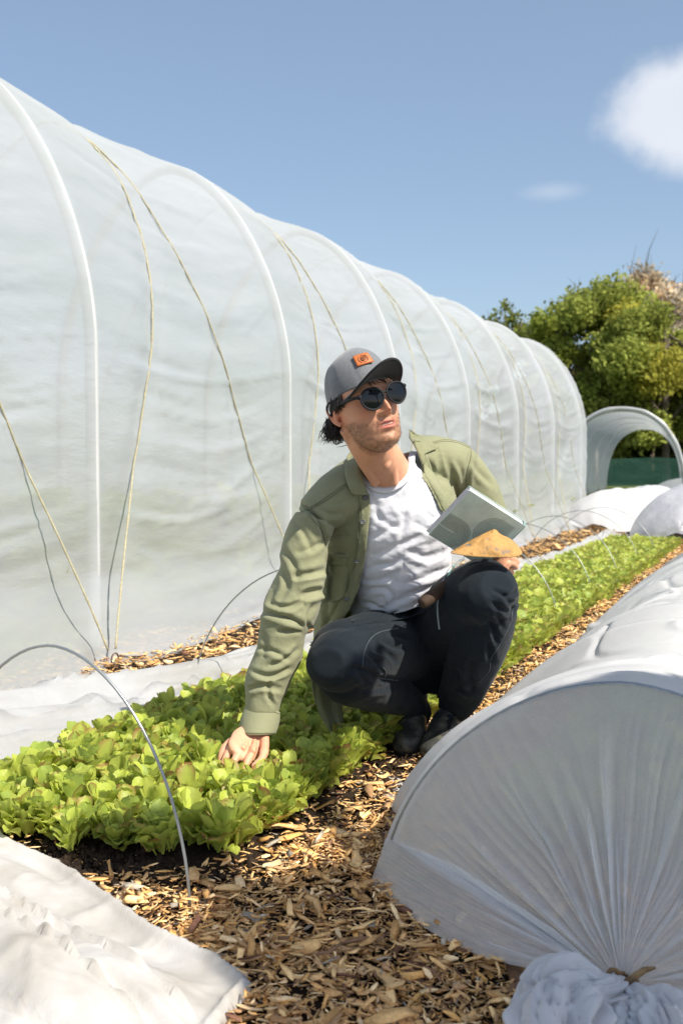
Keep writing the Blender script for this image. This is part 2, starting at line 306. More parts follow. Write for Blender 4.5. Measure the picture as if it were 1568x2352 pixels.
# ---------------------------------------------------------------- lettuces
t = NT('lettuce_leaf'); at = t.n('ShaderNodeAttribute', attribute_name='c'); d = t.n('ShaderNodeBsdfPrincipled'); d.inputs['Roughness'].default_value = .42; d.inputs['Specular IOR Level'].default_value = .35
tr = t.n('ShaderNodeBsdfTranslucent'); n = t.noise(120, 3); bb = t.bump(n.outputs[0], .35, .004); t.l(bb.outputs[0], d.inputs['Normal'])
t.l(at, d.inputs['Base Color']); t.l(t.mix(at.outputs[0], (1.0, 1.0, .35, 1), .25), tr); ms = t.n('ShaderNodeMixShader'); ms.inputs[0].default_value = .45; t.l(d, ms, 0, 1); t.l(tr, ms, 0, 2); t.l(ms, t.out)
M_leaf = t.m
def lettuce(seed, nl=28, nu=8, nv=6, hgt=1.):
    r = np.random.default_rng(seed); V = []; Fc = []; Cc = []; off = 0
    for k in range(nl):
        inner = k/nl; az = k*2.4+r.normal(0, .4); L = r.uniform(.032, .058)*(1-.1*inner)*hgt; Wd = L*r.uniform(.34, .46); lean = r.uniform(.1, .5)+.75*(1-inner)**1.5; cup = r.uniform(.1, .6); cv = r.uniform(.2, 1.7); r0_ = .004+.020*r.random(); z0_ = .030*inner*r.random()
        u = np.linspace(0, 1, nu)[:, None]; v = np.linspace(-1, 1, nv)[None]
        wd = Wd*(.14+.86*np.sin(np.clip((u-.05)/.62, 0, 1)*np.pi/2)**1.6)*np.sqrt(np.clip(1-np.clip((u-.58)/.425, 0, 1)**2, 0, 1))
        th = lean+cv*(u-.3)*.9                             # angle from vertical along the midrib
        ds = L/(nu-1); rr = np.concatenate([[0], np.cumsum(np.sin((th[1:, 0]+th[:-1, 0])/2)*ds)]); zz = np.concatenate([[0], np.cumsum(np.cos((th[1:, 0]+th[:-1, 0])/2)*ds)])
        x = v*wd; nrm = cup*np.abs(v)**1.8*wd+.0018*np.sin(v*6+u*8+r.uniform(0, 6))*u
        R = rr[:, None]-nrm*np.cos(th)+r0_; Zz = z0_+zz[:, None]+nrm*np.sin(th)
        ca, sa = math.cos(az), math.sin(az)
        X = R*ca-x*sa; Y = R*sa+x*ca; V.append(np.stack([X, Y, Zz+0*X], -1).reshape(-1, 3)); Fc.append(gridfaces(nu, nv)+off); off += nu*nv
        g = np.array([.52, .59, .105])*r.uniform(.75, 1.15) if r.random() < .8 else np.array([.36, .46, .09])
        c = g[None, None]*(np.ones((nu, nv, 1)))*(1-.0*u[..., None]); rib = np.exp(-(v/.13)**2)[..., None]*(1-.6*u[..., None]); c = c*(1-.35*rib)+np.array([.52, .56, .25])*.35*rib
        if r.random() < .16:
            e = np.clip((np.abs(v)+u*1.1-1.15)*1.6, 0, 1)[..., None]*r.uniform(.6, 1); c = c*(1-e)+np.array([.28, .085, .05])*e
        Cc.append(np.broadcast_to(c, (nu, nv, 3)).reshape(-1, 3))
    return np.concatenate(V), np.concatenate(Fc), np.concatenate(Cc)
lv = [lettuce(100+i) for i in range(10)]; lm = []
for v, f, c in lv:
    m = mesh(v, f); vcol(m, 'c', c); m.materials.append(M_leaf); m.polygons.foreach_set('use_smooth', [True]*len(m.polygons)); lm.append(m)
sp = []; s = 1.66; row = 0
while s < 10.4:
    tN = np.arange(-1.63, -1.015, .068)+(.034 if row % 2 else 0); sp += [(s+rg.normal(0, .012), q+rg.normal(0, .012)) for q in tN if not (s < 1.72 and q < -1.3 and False)]; s += .062; row += 1
front = [(s_+rg.normal(0, .01), t_+rg.normal(0, .01)) for s_, t_ in [(1.58+.02*(i % 2), -1.6+.045*i) for i in range(12)]+[(1.66+.055*i, -1.005+.012*(i % 2)) for i in range(46)]]+[(s_, t_) for s_, t_ in [(1.60, -1.52), (1.59, -1.40), (1.60, -1.33), (1.62, -1.26), (1.60, -1.20), (1.62, -1.12), (1.55, -1.28), (1.56, -1.45)]]
sp = front+sp
sp.sort(key=lambda q: W(*q).y)
sp = [q for q in sp if True]
vis = []; rest = []
for q in sp:
    p = W(*q); px, py = proj(np.array([p.x, p.y, .05]))
    if -60 < px < 1630 and len(vis) < 300: vis.append(q)
    else: rest.append(q)
for i, (s_, t_) in enumerate(vis):
    o = bpy.data.objects.new('lettuce', lm[i % 10]); COL.objects.link(o); p = W(s_, t_); k = rg.uniform(.9, 1.25)
    if s_ < 1.66: k *= .85
    o.location = (p.x, p.y, .03); o.rotation_euler = (rg.normal(0, .12), rg.normal(0, .12), rg.uniform(0, 6.28)); o.scale = (k*.95, k*.95, k*rg.uniform(1.25, 1.6))
    tag(o, 'young yellow green loose leaf lettuce in the near part of the densely planted bed', 'lettuce', 'lettuces planted in the bed')
V = []; Fc = []; Cc = []; off = 0
lo = [lettuce(200+i, 14, 5, 4) for i in range(8)]
def scatter(pts, kmin=.95, kmax=1.3, src=None):
    V = []; Fc = []; Cc = []; off = 0; src = src or lo
    for i, (x, y, z) in enumerate(pts):
        v, f, c = src[i % len(src)]; a = rg.uniform(0, 6.28); k = rg.uniform(kmin, kmax); ca, sa = math.cos(a), math.sin(a)
        q = np.stack([(v[:, 0]*ca-v[:, 1]*sa)*k+x, (v[:, 0]*sa+v[:, 1]*ca)*k+y, v[:, 2]*k*1.35+z], -1); V.append(q); Fc.append(f+off); off += len(v); Cc.append(c)
    me = mesh(np.concatenate(V), np.concatenate(Fc)); vcol(me, 'c', np.concatenate(Cc)); return me
tag(link('lettuce_bed', scatter([(*W(*q)[:2], .015) for q in rest]), M_leaf), 'far part of the long bed planted densely with young lettuce', None, kind='stuff')
# ---------------------------------------------------------------- wire hoops over the bed
M_wire = pbr('galvanised_wire', (.33, .35, .36, 1), .38, metal=.75)
def hoop_pts(s, t0, wd, hh, p=1.86, n=40, ds=0., zb=-.02, lean=0.):
    a = np.linspace(0, np.pi, n); c = np.cos(a); t_ = t0-wd+wd*np.sign(c)*np.abs(c)**(2/p); z = hh*np.sin(a)**(2/p)
    return [W(s+ds*(i/(n-1))+lean*zz, tt_, max(zz, zb)) for i, (tt_, zz) in enumerate(zip(t_, z))]
wl = [(1.452, -.943, .298, .451, .0, 'grey wire hoop nearest the camera arching over the front corner of the lettuce bed'),
      (2.83, -.96, .43, .47, .0, 'wire hoop over the lettuces just behind the reaching green sleeve'),
      (3.84, -1.01, .42, .44, .05, 'wire hoop standing beside the lower leg of the crouching man, mostly hidden by him'),
      (4.89, -1.03, .45, .44, .15, 'first thin wire hoop over the lettuces to the right of the bent knee'),
      (5.93, -1.05, .45, .44, .2, 'second wire hoop beyond the bent knee, over the lettuce bed'),
      (6.9, -1.05, .46, .44, .3, 'third wire hoop beyond the bent knee, over the lettuce bed'),
      (7.95, -1.05, .46, .44, .2, 'faint wire hoop next to last towards the far end of the lettuce bed'),
      (8.95, -1.05, .46, .43, .2, 'farthest faint wire hoop near the far end of the lettuce bed')]
for s_, t0, wd, hh, ds, lab in wl:
    pts = hoop_pts(s_, t0, wd, hh, ds=ds); m = MB().tube(pts, .0028 if s_ < 2 else .0024, 8); o = link('wire_hoop', m.me(), M_wire); tag(o, lab, 'wire hoop', 'wire hoops over the lettuce bed')
# ---------------------------------------------------------------- the big film tunnel
M_film = sheetmat('film', (.685, .705, .75, 1), .27, .42, .12, .18, tint=(1.6, (.60, .63, .625, 1), 0, (.5, .5, 2.2)), bump=[(4, .12, .06, (1, 1, 3))])
M_pipe = pbr('white_pipe', (.52, .53, .54, 1), .35, colvar=(4, (.46, .47, .48, 1), .4, .7))
M_rope = pbr('jute_rope', (.36, .32, .20, 1), .85, colvar=(60, (.48, .44, .30, 1), .35, .65), bump=(500, .8, .002))
M_ring = pbr('rusty_ring', (.20, .17, .15, 1), .6, metal=.5, colvar=(90, (.10, .06, .04, 1), .4, .6))
HS, HL, HT0, HW, HZL, HH, HP = 3.362, 1.755, -2.619, .837, 1.294, 2.604, 1.72
NH0, NH1 = -2, 6
HT1 = HT0-2*HW
def prof(a, wgrow=0.):
    """a 0..1 from the near foot over the ridge to the far foot -> t, z, outward normal"""
    leg = HZL; arc = 2.9; tot = 2*leg+arc; d = a*tot
    t_ = np.where(d < leg, HT0, HT1)+0*a; z = np.where(d < leg, d, tot-d)
    m = (d >= leg) & (d <= tot-leg); th = np.clip((d-leg)/arc, 0, 1)*np.pi; c = np.cos(th)
    t_ = np.where(m, HT0-HW+HW*np.sign(c)*np.abs(c)**(2/HP), t_); z = np.where(m, HZL+(HH-HZL)*np.abs(np.sin(th))**(2/HP), z)
    return t_, z
AA = np.linspace(0, 1, 3001); TT, ZZ = prof(AA); DT, DZ = np.gradient(TT), np.gradient(ZZ)
seg = np.r_[0, np.cumsum(np.hypot(np.diff(TT), np.diff(ZZ)))]; seg /= seg[-1]
ker = np.ones(61)/61
NTn = np.convolve(np.pad(DZ, 30, mode='edge'), ker, 'valid'); NZn = np.convolve(np.pad(-DT, 30, mode='edge'), ker, 'valid'); nn = np.hypot(NTn, NZn)+1e-9; NTn, NZn = NTn/nn, NZn/nn
def pf(a): return np.interp(a, seg, TT), np.interp(a, seg, ZZ), np.interp(a, seg, NTn), np.interp(a, seg, NZn)
S0, S1 = HS+HL*(NH0-.3), HS+HL*NH1+.35
def ropepos(a):                                          # both ropes of a bay as fractions of the bay, meeting above the ridge
    b0 = .03*np.clip(a/.15, 0, 1); return b0+.36*np.sin(np.clip(a, 0, .5)*np.pi)**1.15, 1-b0-.58*np.sin(np.clip(a, 0, .5)*np.pi)**1.15
def sag(s, a):
    k = (s-HS)/HL; fr = k-np.floor(k); top = np.clip((.5-np.abs(a-.5))/.5, 0, 1)
    env = .012+.042*np.clip((top-.18)/.5, 0, 1)**1.3
    inb = (k > NH0) & (k < NH1)
    w_ = np.sin(np.pi*fr)**1.3
    r1, r2 = ropepos(np.minimum(a, 1-a))
    aa = np.where(a < .5, 1, 1)
    rp = np.exp(-((fr-r1)/.05)**2)+np.exp(-((fr-r2)/.05)**2)
    return np.where(inb, env*w_+.018*rp*np.clip(top*4, 0, 1), 0*s)
def filmpt(s, a, off=0., wr=1.):
    t_, z, nt, nz = pf(a); k = (s-HS)/HL; fr = k-np.floor(k); edge = np.sin(np.pi*fr)
    d = -sag(s, a)+off
    if wr is not None:
        # stretch folds running along the tunnel between the hoops, drooping towards the ropes
        ph = a*46+1.2*vnoise(np.stack([s*1.1, a*9, 0*s+2], -1))-.9*edge*np.sign(.5-a)*0
        dro = a*1.0+.018*np.sin(np.pi*fr)
        f1 = vnoise(np.stack([s*.55+9, dro*42, np.floor(k)+0*s], -1)); f1 = np.sign(f1)*np.abs(f1)**1.3
        f2 = vnoise(np.stack([s*1.3+3, dro*110, np.floor(k)+4+0*s], -1))
        f3 = fbm(np.stack([s*2.2, a*16, 0*s+9], -1), 3)
        crease = np.exp(-((vnoise(np.stack([s*.35+1, dro*24, np.floor(k)*3.1+0*s], -1)))/.07)**2)
        f4 = vnoise(np.stack([s*2.6+7+dro*6, dro*60, np.floor(k)+9+0*s], -1)); c2_ = np.exp(-((vnoise(np.stack([s*.7+21, dro*60+1.2*np.sin(np.pi*fr), np.floor(k)*5.1+0*s], -1)))/.06)**2); d = d+wr*(.010*f1+.005*f2+.003*f3+.010*crease+.006*c2_+.003*f4)*np.clip(edge*1.6, 0, 1)*np.where((k > NH0) & (k < NH1), 1, 1.0)
    return Wn(s, t_+nt*d, np.maximum(z+nz*d, -.0))
ns = 620; ss_ = np.linspace(S0, S1, ns); na = 300; aa_ = np.linspace(.0, 1, na)
S_, A_ = np.meshgrid(ss_, aa_, indexing='ij')
# the skirt on the near side billows out and lies on the ground
Pf = filmpt(S_, A_); hz_ = Pf[..., 2]
k_ = (S_-HS)/HL
sk = np.clip(1-hz_/.34, 0, 1)*(A_ < .5)
outw = .22+.12*np.exp(-((S_-2.65)/.4)**2)+.06*np.sin(S_*2.1)**2+.10*np.exp(-((S_-1.2)/.7)**2)+.05*(vnoise(np.stack([S_*1.7, 0*S_, 0*S_+5], -1)))
anch = np.abs(k_-np.round(k_))*HL; kr = (S_+.19-HS)/HL; kr = np.abs(kr-np.round(kr))*HL; outw = outw*(1-.38*np.exp(-(kr/.13)**2))
fold = .035*vnoise(np.stack([S_*1.0+3, sk*4.5, 0*S_+1], -1))*sk*4*(1-.6*sk)
dt = np.maximum(sk**1.5*outw+fold*sk, -.02)
Pf[..., 0] += VX*dt; Pf[..., 1] += VY*dt
Pf[..., 2] = np.maximum(Pf[..., 2]*(1-.25*sk)+.03*sk*vnoise(np.stack([S_*2.3, sk*3, 0*S_+8], -1)), .012+.01*np.sin(S_*9))
big = empty('polytunnel', W(HS+HL*2, HT0-HW), 'large walk-in tunnel of milky plastic film with white pipes and zigzag ropes', 'polytunnel')
film = link('film_cover', mesh(Pf.reshape(-1, 3), gridfaces(ns, na)), M_film, big)
for k in range(NH0, NH1+1):
    a = np.linspace(0, 1, 120); q = filmpt(HS+HL*k+0*a, a, -.0263, None); link('pipe_hoop', MB().tube(q, .028, 16).me(), M_pipe, big)
for k in range(NH0, NH1):
    for first in (0, 1):
        a = np.linspace(.012, .5, 90); r1, r2 = ropepos(a); fr = (r1, r2)[first]
        # beyond the ridge each rope carries on to the opposite foot
        a2 = np.linspace(.5, .988, 90)[1:]; q1, q2 = ropepos(1-a2); fr2 = (q2, q1)[first]
        A2 = np.r_[a, a2]; F2 = np.r_[fr, fr2]
        q = filmpt(HS+HL*(k+F2), A2, .006, .25)
        lowm = np.clip(1-q[:, 2]/.8, 0, 1)*(A2 < .5); lx_ = .235*lowm; ls_ = -.22*lowm; q[:, 0] += VX*lx_+UX*ls_; q[:, 1] += VY*lx_+UY*ls_
        m = MB().tube(q,   .0042*(1+.22*np.sin(np.arange(len(q))*2.2)), 7); link('rope', m.me(), M_rope, big)
for k in range(NH0, NH1+1):
    c = W(HS+HL*k-.205, HT0+.232, .034); th = np.linspace(0, 2*np.pi, 20)
    m = MB().tube([c+Vector((UX*.022*math.cos(x), UY*.022*math.cos(x), .024*math.sin(x))) for x in th], .0035, 6, False).tube([c+Vector((0, 0, -.02)), c+Vector((0, 0, -.09))], .005)
    link('anchor_ring', m.me(), M_ring, big)
# crop rows growing inside
V = [(*W(rg.uniform(S0, S1), HT0-.25-rg.random()*1.15)[:2], 0.) for _ in range(1300)]+[(*W(rg.uniform(S0, S1), HT0-.16-rg.random()*.3)[:2], -.02+.5*rg.random()**2) for _ in range(1500)]
tag(link('tunnel_crop', scatter(V, 1.6, 3.6), M_leaf), 'green crop growing on the ground inside the big plastic tunnel', None, kind='stuff')
# ---------------------------------------------------------------- film strip rolled back along the far side of the bed
M_white = sheetmat('white_film', (.66, .675, .70, 1), .10, .35, .10, .30, tint=(3, (.52, .51, .49, 1)), bump=[(14, .3, .02, None), (60, .2, .004, None)])
ns = 520; nv = 44; s1 = np.linspace(.3, 11.2, ns); v1 = np.linspace(0, 1, nv); S_, V_ = np.meshgrid(s1, v1, indexing='ij')
wide = .20+.30*np.exp(-((S_-1.7)/1.0)**2); hgt = .075+.09*np.exp(-((S_-1.5)/1.0)**2)+.02*vnoise(np.stack([S_*1.3, 0*S_, 0*S_], -1)); wob = .03*vnoise(np.stack([S_*.9, 0*S_+3, 0*S_], -1))
T_ = -1.63-V_*wide+wob*V_
Z_ = .012+hgt*np.sin(np.clip(V_*1.22, 0, 1.22)*np.pi/2*1.05)**1.2*np.where(V_ > .8, 1-((V_-.8)/.2)**2*.75, 1)
fo = vnoise(np.stack([S_*1.6, V_*7+S_*.5, 0*S_+4], -1)); fo2 = vnoise(np.stack([S_*4.5, V_*16+S_, 0*S_+14], -1))
fo3 = np.exp(-(vnoise(np.stack([S_*1.1+7, V_*10+S_*1.5, 0*S_+24], -1))/.07)**2); Z_ = Z_+(.040*fo+.014*fo2+.030*fo3)*np.sin(V_*np.pi)*(.6+hgt*4); T_ = T_+.012*fo2
tag(link('film_strip', mesh(Wn(S_, T_, np.maximum(Z_, .008)).reshape(-1, 3), gridfaces(ns, nv)), M_white), 'long white film cover rolled back between the lettuce bed and the big tunnel', 'film cover')
# ---------------------------------------------------------------- low fleece tunnels to the right
M_fl = sheetmat('fleece', (.95, .955, .97, 1), .21, .66, .02, .5, bump=[(300, .25, .002, None), (9, .15, .02, None)], tvar=.10)
M_fl2 = sheetmat('fleece_dense', (.80, .80, .82, 1), .07, .40, .02, .5, bump=[(300, .25, .002, None), (9, .2, .02, None)])
def hp(a, t0, wd, hh, p=1.777):
    th = a*np.pi; c = np.cos(th); return t0-0+wd-wd*np.sign(c)*np.abs(c)**(2/p), hh*np.abs(np.sin(th))**(2/p)
def low_tunnel(name, label, sE, t0, wd, hh, sB, knot, sBk=None, skirt=.2, wall_mat=None, end_mat=None, seed=0, tail=None, res=1., hoopstep=1.05, plants=None):
    root = empty(name, W(sE, t0+wd), label, 'low tunnel')
    # rim of the pleated end: ground skirt, hoop, ground skirt
    na_ = int(520*res); a = np.linspace(-.16, 1.16, na_)
    tr_, zr = hp(np.clip(a, 0, 1), t0, wd, hh); ex = np.clip(-a, 0, .16)/.16; ex2 = np.clip(a-1, 0, .16)/.16
    zb = .075; zr = np.maximum(zr, zb)*(1-.9*(ex+ex2)); rim = Wn(sE-.05*(ex+ex2)**1.2+0*a, tr_-.01*ex+.02*ex2, zr+.006)
    nr = int(110*res); r = np.linspace(0, 1, nr)[:, None, None]; K = np.array(knot, float)
    Q = K+(rim[None]-K)*(.035+.965*r)
    # droop to the ground outside the hoop line, bulge slightly inwards elsewhere
    rr = r[..., 0]+0*a[None]; aa = a[None]+0*rr
    Q = Q-np.array([UX, UY, 0])*(.075*np.sin(np.pi*np.clip(rr, 0, 1))*(ex+ex2)[None]**.8)[..., None]
    base = np.cumsum(1+.9*vnoise(np.stack([np.arange(na_)*.021/res+seed, 0*a, 0*a], -1))); base /= base[-1]
    npl = 21
    ph = base[None]*npl*2*np.pi+0*rr
    ridge = np.abs(np.sin(ph*.5+.5*vnoise(np.stack([aa*5, rr*2.5, 0*rr+seed], -1))))**.45
    mask = .5+.5*vnoise(np.stack([aa*17+seed, rr*1.2, 0*rr+2], -1)); amp = .016*np.clip(1.05-rr, 0, 1)**1.1*np.clip(rr*3.5+.15, 0, 1)*(.1+1.5*mask**2)
    fine = .004*np.abs(np.sin(ph*1.5+4*vnoise(np.stack([aa*8, rr*3, 0*rr+seed+5], -1))))*(1-rr)**.4*np.clip(rr*5, 0, 1)
    big_ = .022*vnoise(np.stack([aa*6+seed, rr*.9, 0*rr+6], -1))*np.sin(np.pi*rr)
    du = np.gradient(Q, axis=1); dr = np.gradient(Q, axis=0); nrm = np.cross(du, dr); nrm /= np.linalg.norm(nrm, axis=-1, keepdims=True)+1e-9
    cen = np.array([UX, UY, 0]); sg = np.sign((nrm*cen).sum(-1).mean()); nrm = -nrm*sg
    rs = np.random.default_rng(int(seed*7+1)); strong = 0*rr
    for _k in range(30):
        ac_ = rs.uniform(-.1, 1.1); wv_ = rs.uniform(.0025, .006)*(1+.6*rr); st_ = rs.uniform(.35, .98); ctr_ = ac_+.012*vnoise(np.stack([rr*2.5+_k, 0*rr, 0*rr+seed], -1))+.004*vnoise(np.stack([rr*9+_k, 0*rr, 0*rr], -1))
        strong = strong+rs.uniform(.006, .018)*np.exp(-((aa-ctr_)/wv_)**2)*np.clip((st_-rr)*4, 0, 1)*np.clip(rr*5, .2, 1)
    Q = Q+nrm*(((.5-ridge)*amp*-1+fine+big_+strong)[..., None]); Q[..., 2] = np.maximum(Q[..., 2], .010)
    link('pleated_end', mesh(Q.reshape(-1, 3), gridfaces(nr, na_)), end_mat or M_fl, root)
    # body over the hoops with a skirt trailing on the ground
    nb = int(620*res); nc = int(300*res); sb = sE+(sB-sE)*np.linspace(0, 1, nb)**1.5; u = np.linspace(0, 1, nc); S_, U_ = np.meshgrid(sb, u, indexing='ij')
    lo_, hi_ = .13, .87; ac = np.clip((U_-lo_)/(hi_-lo_), 0, 1); tr_, zr = hp(ac, t0, wd, hh); L = np.clip((lo_-U_)/lo_, 0, 1); R_ = np.clip((U_-hi_)/(1-hi_), 0, 1)
    kf = (S_-sE)/hoopstep; fr = kf-np.floor(kf); sg_ = .035*np.sin(np.pi*fr)**1.2*np.clip(zr/hh, 0, 1)
    grow = np.clip((S_-sE)/.5, 0, 1)
    flare = skirt*(.75+.25*vnoise(np.stack([S_*2, 0*S_, 0*S_+seed], -1)))*grow
    low = np.clip(1-zr/(.8*hh), 0, 1)*(ac < .5); low2 = np.clip(1-zr/(.8*hh), 0, 1)*(ac > .5)
    T_ = tr_-low**1.6*flare*.65-L*flare*.35+low2**1.6*flare*.65+R_*flare*.35; Z_ = (zr-sg_)
    fd = vnoise(np.stack([S_*4.6+.8*vnoise(np.stack([U_*5, S_, 0*S_], -1))+seed, U_*2.2, 0*S_+3], -1)); fd = np.sign(fd)*np.abs(fd)**.8; fd2 = np.exp(-(vnoise(np.stack([S_*6.3+seed, U_*3.2, 0*S_+13], -1))/.10)**2)
    hang = np.clip(1-zr/hh, 0, 1)**.7
    n_t = -np.cos(ac*np.pi); n_z = np.sin(ac*np.pi); fd3 = np.exp(-(vnoise(np.stack([S_*3.1+seed+3+.5*U_, U_*6, 0*S_+23], -1))/.07)**2); fd4 = vnoise(np.stack([S_*9+seed, U_*3+S_, 0*S_+33], -1)); dd = (.036*fd+.026*fd2+.020*fd3+.010*fd4-.020*np.exp(-(vnoise(np.stack([S_*4.2+seed+.9*U_, U_*4+seed, 0*S_+43], -1))/.045)**2)-.014*np.exp(-(vnoise(np.stack([S_*8.2+seed-1.2*U_, U_*5, 0*S_+47], -1))/.06)**2))*(.5+.5*hang)*np.clip((S_-sE)*6, 0, 1)
    T_ = T_+n_t*dd; Z_ = np.maximum(Z_+n_z*dd*.6+.015*np.abs(fd)*(L+R_), .010)
    link('fleece_cover', mesh(Wn(S_, T_, Z_).reshape(-1, 3), gridfaces(nb, nc)), wall_mat or M_fl2, root)
    if sBk is not None:
        na2 = 120; a = np.linspace(0, 1, na2); tr_, zr = hp(a, t0-skirt*.5, wd+skirt*.5, hh); rim = Wn(sB+0*a, tr_, np.maximum(zr-.03, .0)); K2 = np.array(W(sBk, t0+wd, .05)); r = np.linspace(0, 1, 50)[:, None, None]
        Q = rim[None]+(K2-rim[None])*r*.96; f = .02*vnoise(np.stack([a[None]*30+0*r[..., 0], 2*r[..., 0]+0*a[None], 0*a[None]+0*r[..., 0]+seed], -1))*np.sin(np.pi*np.clip(r[..., 0]+.1, 0, 1)); Q[..., 2] = np.maximum(Q[..., 2]+f, .01)
        link('tied_end', mesh(Q.reshape(-1, 3), gridfaces(50, na2)), wall_mat or M_fl2, root)
    s = sE
    while s < sB+.1:
        th = np.linspace(0, 1, 40); tr_, zr = hp(th, t0, wd, hh); link('wire_hoop', MB().tube([W(s, x, y-.004 if s > sE else y+.003) for x, y in zip(tr_, zr)], .0035, 8).me(), M_wire, root); s += hoopstep
    return root
KN = G(1425, 2262, .05)
near = low_tunnel('fleece_tunnel', 'nearest low fleece tunnel with its pleated end tied in a knot at lower right', 1.722, -.683, .439, .413, 6.0, KN, 6.85, skirt=.23, seed=3)
far = low_tunnel('fleece_tunnel', 'low fleece tunnel end to end behind the nearest one, beside the far lettuce bed', 7.5, -.66, .45, .43, 12.5, W(6.98, -.25, .03), None, skirt=.22, seed=8, wall_mat=M_fl2, end_mat=M_fl2, res=.6)
# knot, twig and trailing tail of the near tunnel
def lump(path, rad, flat, seed, n=220, m=120, pl=9):
    """gathered cloth along a path: radius list, pleats running lengthwise"""
    C = cr([tuple(p) for p in path], n); R = cr([[x] for x in rad], n)[:, 0]; T = np.gradient(C, axis=0); T /= np.linalg.norm(T, axis=1, keepdims=True)
    up = np.array([0, 0, 1.]); A = np.cross(T, up); A /= np.linalg.norm(A, axis=1, keepdims=True)+1e-9; B = np.cross(A, T)
    q = np.linspace(0, 2*np.pi, m, endpoint=False); u = np.linspace(0, 1, n); U_, Q_ = np.meshgrid(u, q, indexing='ij')
    pn = np.stack([np.cos(Q_)*1.6+seed, np.sin(Q_)*1.6, U_*3], -1); ple = np.abs(np.sin(Q_*pl*.5+2.5*vnoise(pn*1.4)+U_*2))**.7
    ple2 = np.abs(np.sin(Q_*pl*1.1+4*vnoise(pn*1.9+3)+U_*3))**.6; rr = R[:, None]*(.66+.30*ple+.16*ple2+.22*vnoise(pn*2.1)+.10*vnoise(pn*5))
    X = C[:, None]+A[:, None]*(rr*np.cos(Q_))[..., None]+B[:, None]*(rr*np.sin(Q_)*flat)[..., None]; X[..., 2] = np.maximum(X[..., 2], .006)
    return X.reshape(-1, 3), gridfaces(n, m, True)
def cloth_mesh(lumps):
    V = []; Fc = []; off = 0
    for v, f in lumps: V.append(v); Fc.append(f+off); off += len(v)
    return mesh(np.concatenate(V), np.concatenate(Fc))
KN = np.array(KN)
def g3(px, py, z): return np.array(G(px, py, z))
tail = cloth_mesh([lump([KN+[0, .02, .0], g3(1400, 2290, .045), g3(1330, 2330, .05), g3(1290, 2400, .05), g3(1300, 2500, .04)], [.012, .035, .055, .07, .06], .8, 1, pl=11),
                   lump([KN, g3(1370, 2262, .06), g3(1300, 2250, .075), g3(1255, 2300, .05), g3(1240, 2380, .03)], [.010, .022, .036, .042, .03], .9, 5, pl=8),
                   lump([KN+[0, -.005, .0], g3(1470, 2310, .045), g3(1520, 2350, .05), g3(1560, 2420, .05), g3(1600, 2500, .04)], [.012, .035, .055, .06, .05], .7, 9, pl=12),
                   lump([KN+[.0, .01, .0], g3(1420, 2330, .04), g3(1430, 2400, .04), g3(1440, 2500, .03)], [.012, .03, .05, .06], .7, 13, pl=9)])
link('knotted_tail', tail, M_fl2, near)
M_tie = pbr('dry_tie', (.30, .19, .08, 1), .8, bump=(120, .6, .004), colvar=(60, (.14, .08, .04, 1), .4, .6))
m = MB()
for ph in (0, 1.2, 2.6): m.tube([Vector(KN)+Vector((.022*math.cos(x+ph), -.004+.014*math.sin(x+ph), .004*ph-.004+.012*math.sin(2*x+ph))) for x in np.linspace(0, 6.2, 18)], .0032, 6)
m.tube([Vector(KN)+Vector(q) for q in ((-.045, -.012, -.008), (-.01, -.02, .006), (.03, -.012, .028), (.045, -.01, .03))], [.004, .0055, .0045, .002], 6)
link('tie', m.me(), M_tie, near)
# a few plants under the near tunnel and a small weed by its hem
tag(link('covered_seedlings', scatter([(*W(rg.uniform(1.85, 6.2), rg.uniform(-.50, .05))[:2], 0.) for _ in range(420)], 1.1, 2.0), M_leaf), 'young green plants dimly visible under the near fleece tunnel', None, kind='stuff')
v, f, c = lettuce(77, 9, 7, 4); p = G(1545*0+965, 2055); v = v*[.5, .5, .9]; m = mesh(v, f); vcol(m, 'c', c*[.5, .75, .6]); o = link('weed', m, M_leaf); o.location = p
tag(o, 'small green weed growing by the hem of the pleated fleece end', 'weed')
# ---------------------------------------------------------------- fleece thrown back at the lower left
ol = [(-260, 1780), (-60, 1830), (28, 1885), (5, 1945), (70, 1985), (150, 2018), (250, 2085), (350, 2160), (430, 2200), (505, 2238), (562, 2280), (576, 2308), (545, 2345), (500, 2420), (420, 2560), (100, 2700), (-300, 2700), (-500, 2200)]
og = np.array([G(*p)[:2] for p in ol]); ogc = cr(np.vstack([og, og[:1]]), 260)
xs = np.arange(-1.75, .05, .0065); ys = np.arange(.95, 2.6, .0065); X, Y = np.meshgrid(xs, ys, indexing='ij')
def inpoly(x, y, poly):
    ins = np.zeros(x.shape, bool); n = len(poly); j = n-1
    for i in range(n):
        xi, yi = poly[i]; xj, yj = poly[j]; c = ((yi > y) != (yj > y)) & (x < (xj-xi)*(y-yi)/(yj-yi+1e-12)+xi); ins ^= c; j = i
    return ins
def polydist(x, y, poly):
    d = np.full(x.shape, 9.)
    for i in range(len(poly)):
        a = poly[i]; b = poly[(i+1) % len(poly)]; ab = b-a; q = np.clip(((x-a[0])*ab[0]+(y-a[1])*ab[1])/(ab@ab+1e-12), 0, 1); d = np.minimum(d, np.hypot(x-a[0]-q*ab[0], y-a[1]-q*ab[1]))
    return d
ins = inpoly(X, Y, ogc); D = polydist(X, Y, ogc); sd = np.where(ins, D, -D)
pA = G(300, 2150)[:2]; ang = math.radians(-38)                 # main fold direction runs with the edge
U_ = (X-pA[0])*math.cos(ang)+(Y-pA[1])*math.sin(ang); V_ = -(X-pA[0])*math.sin(ang)+(Y-pA[1])*math.cos(ang)
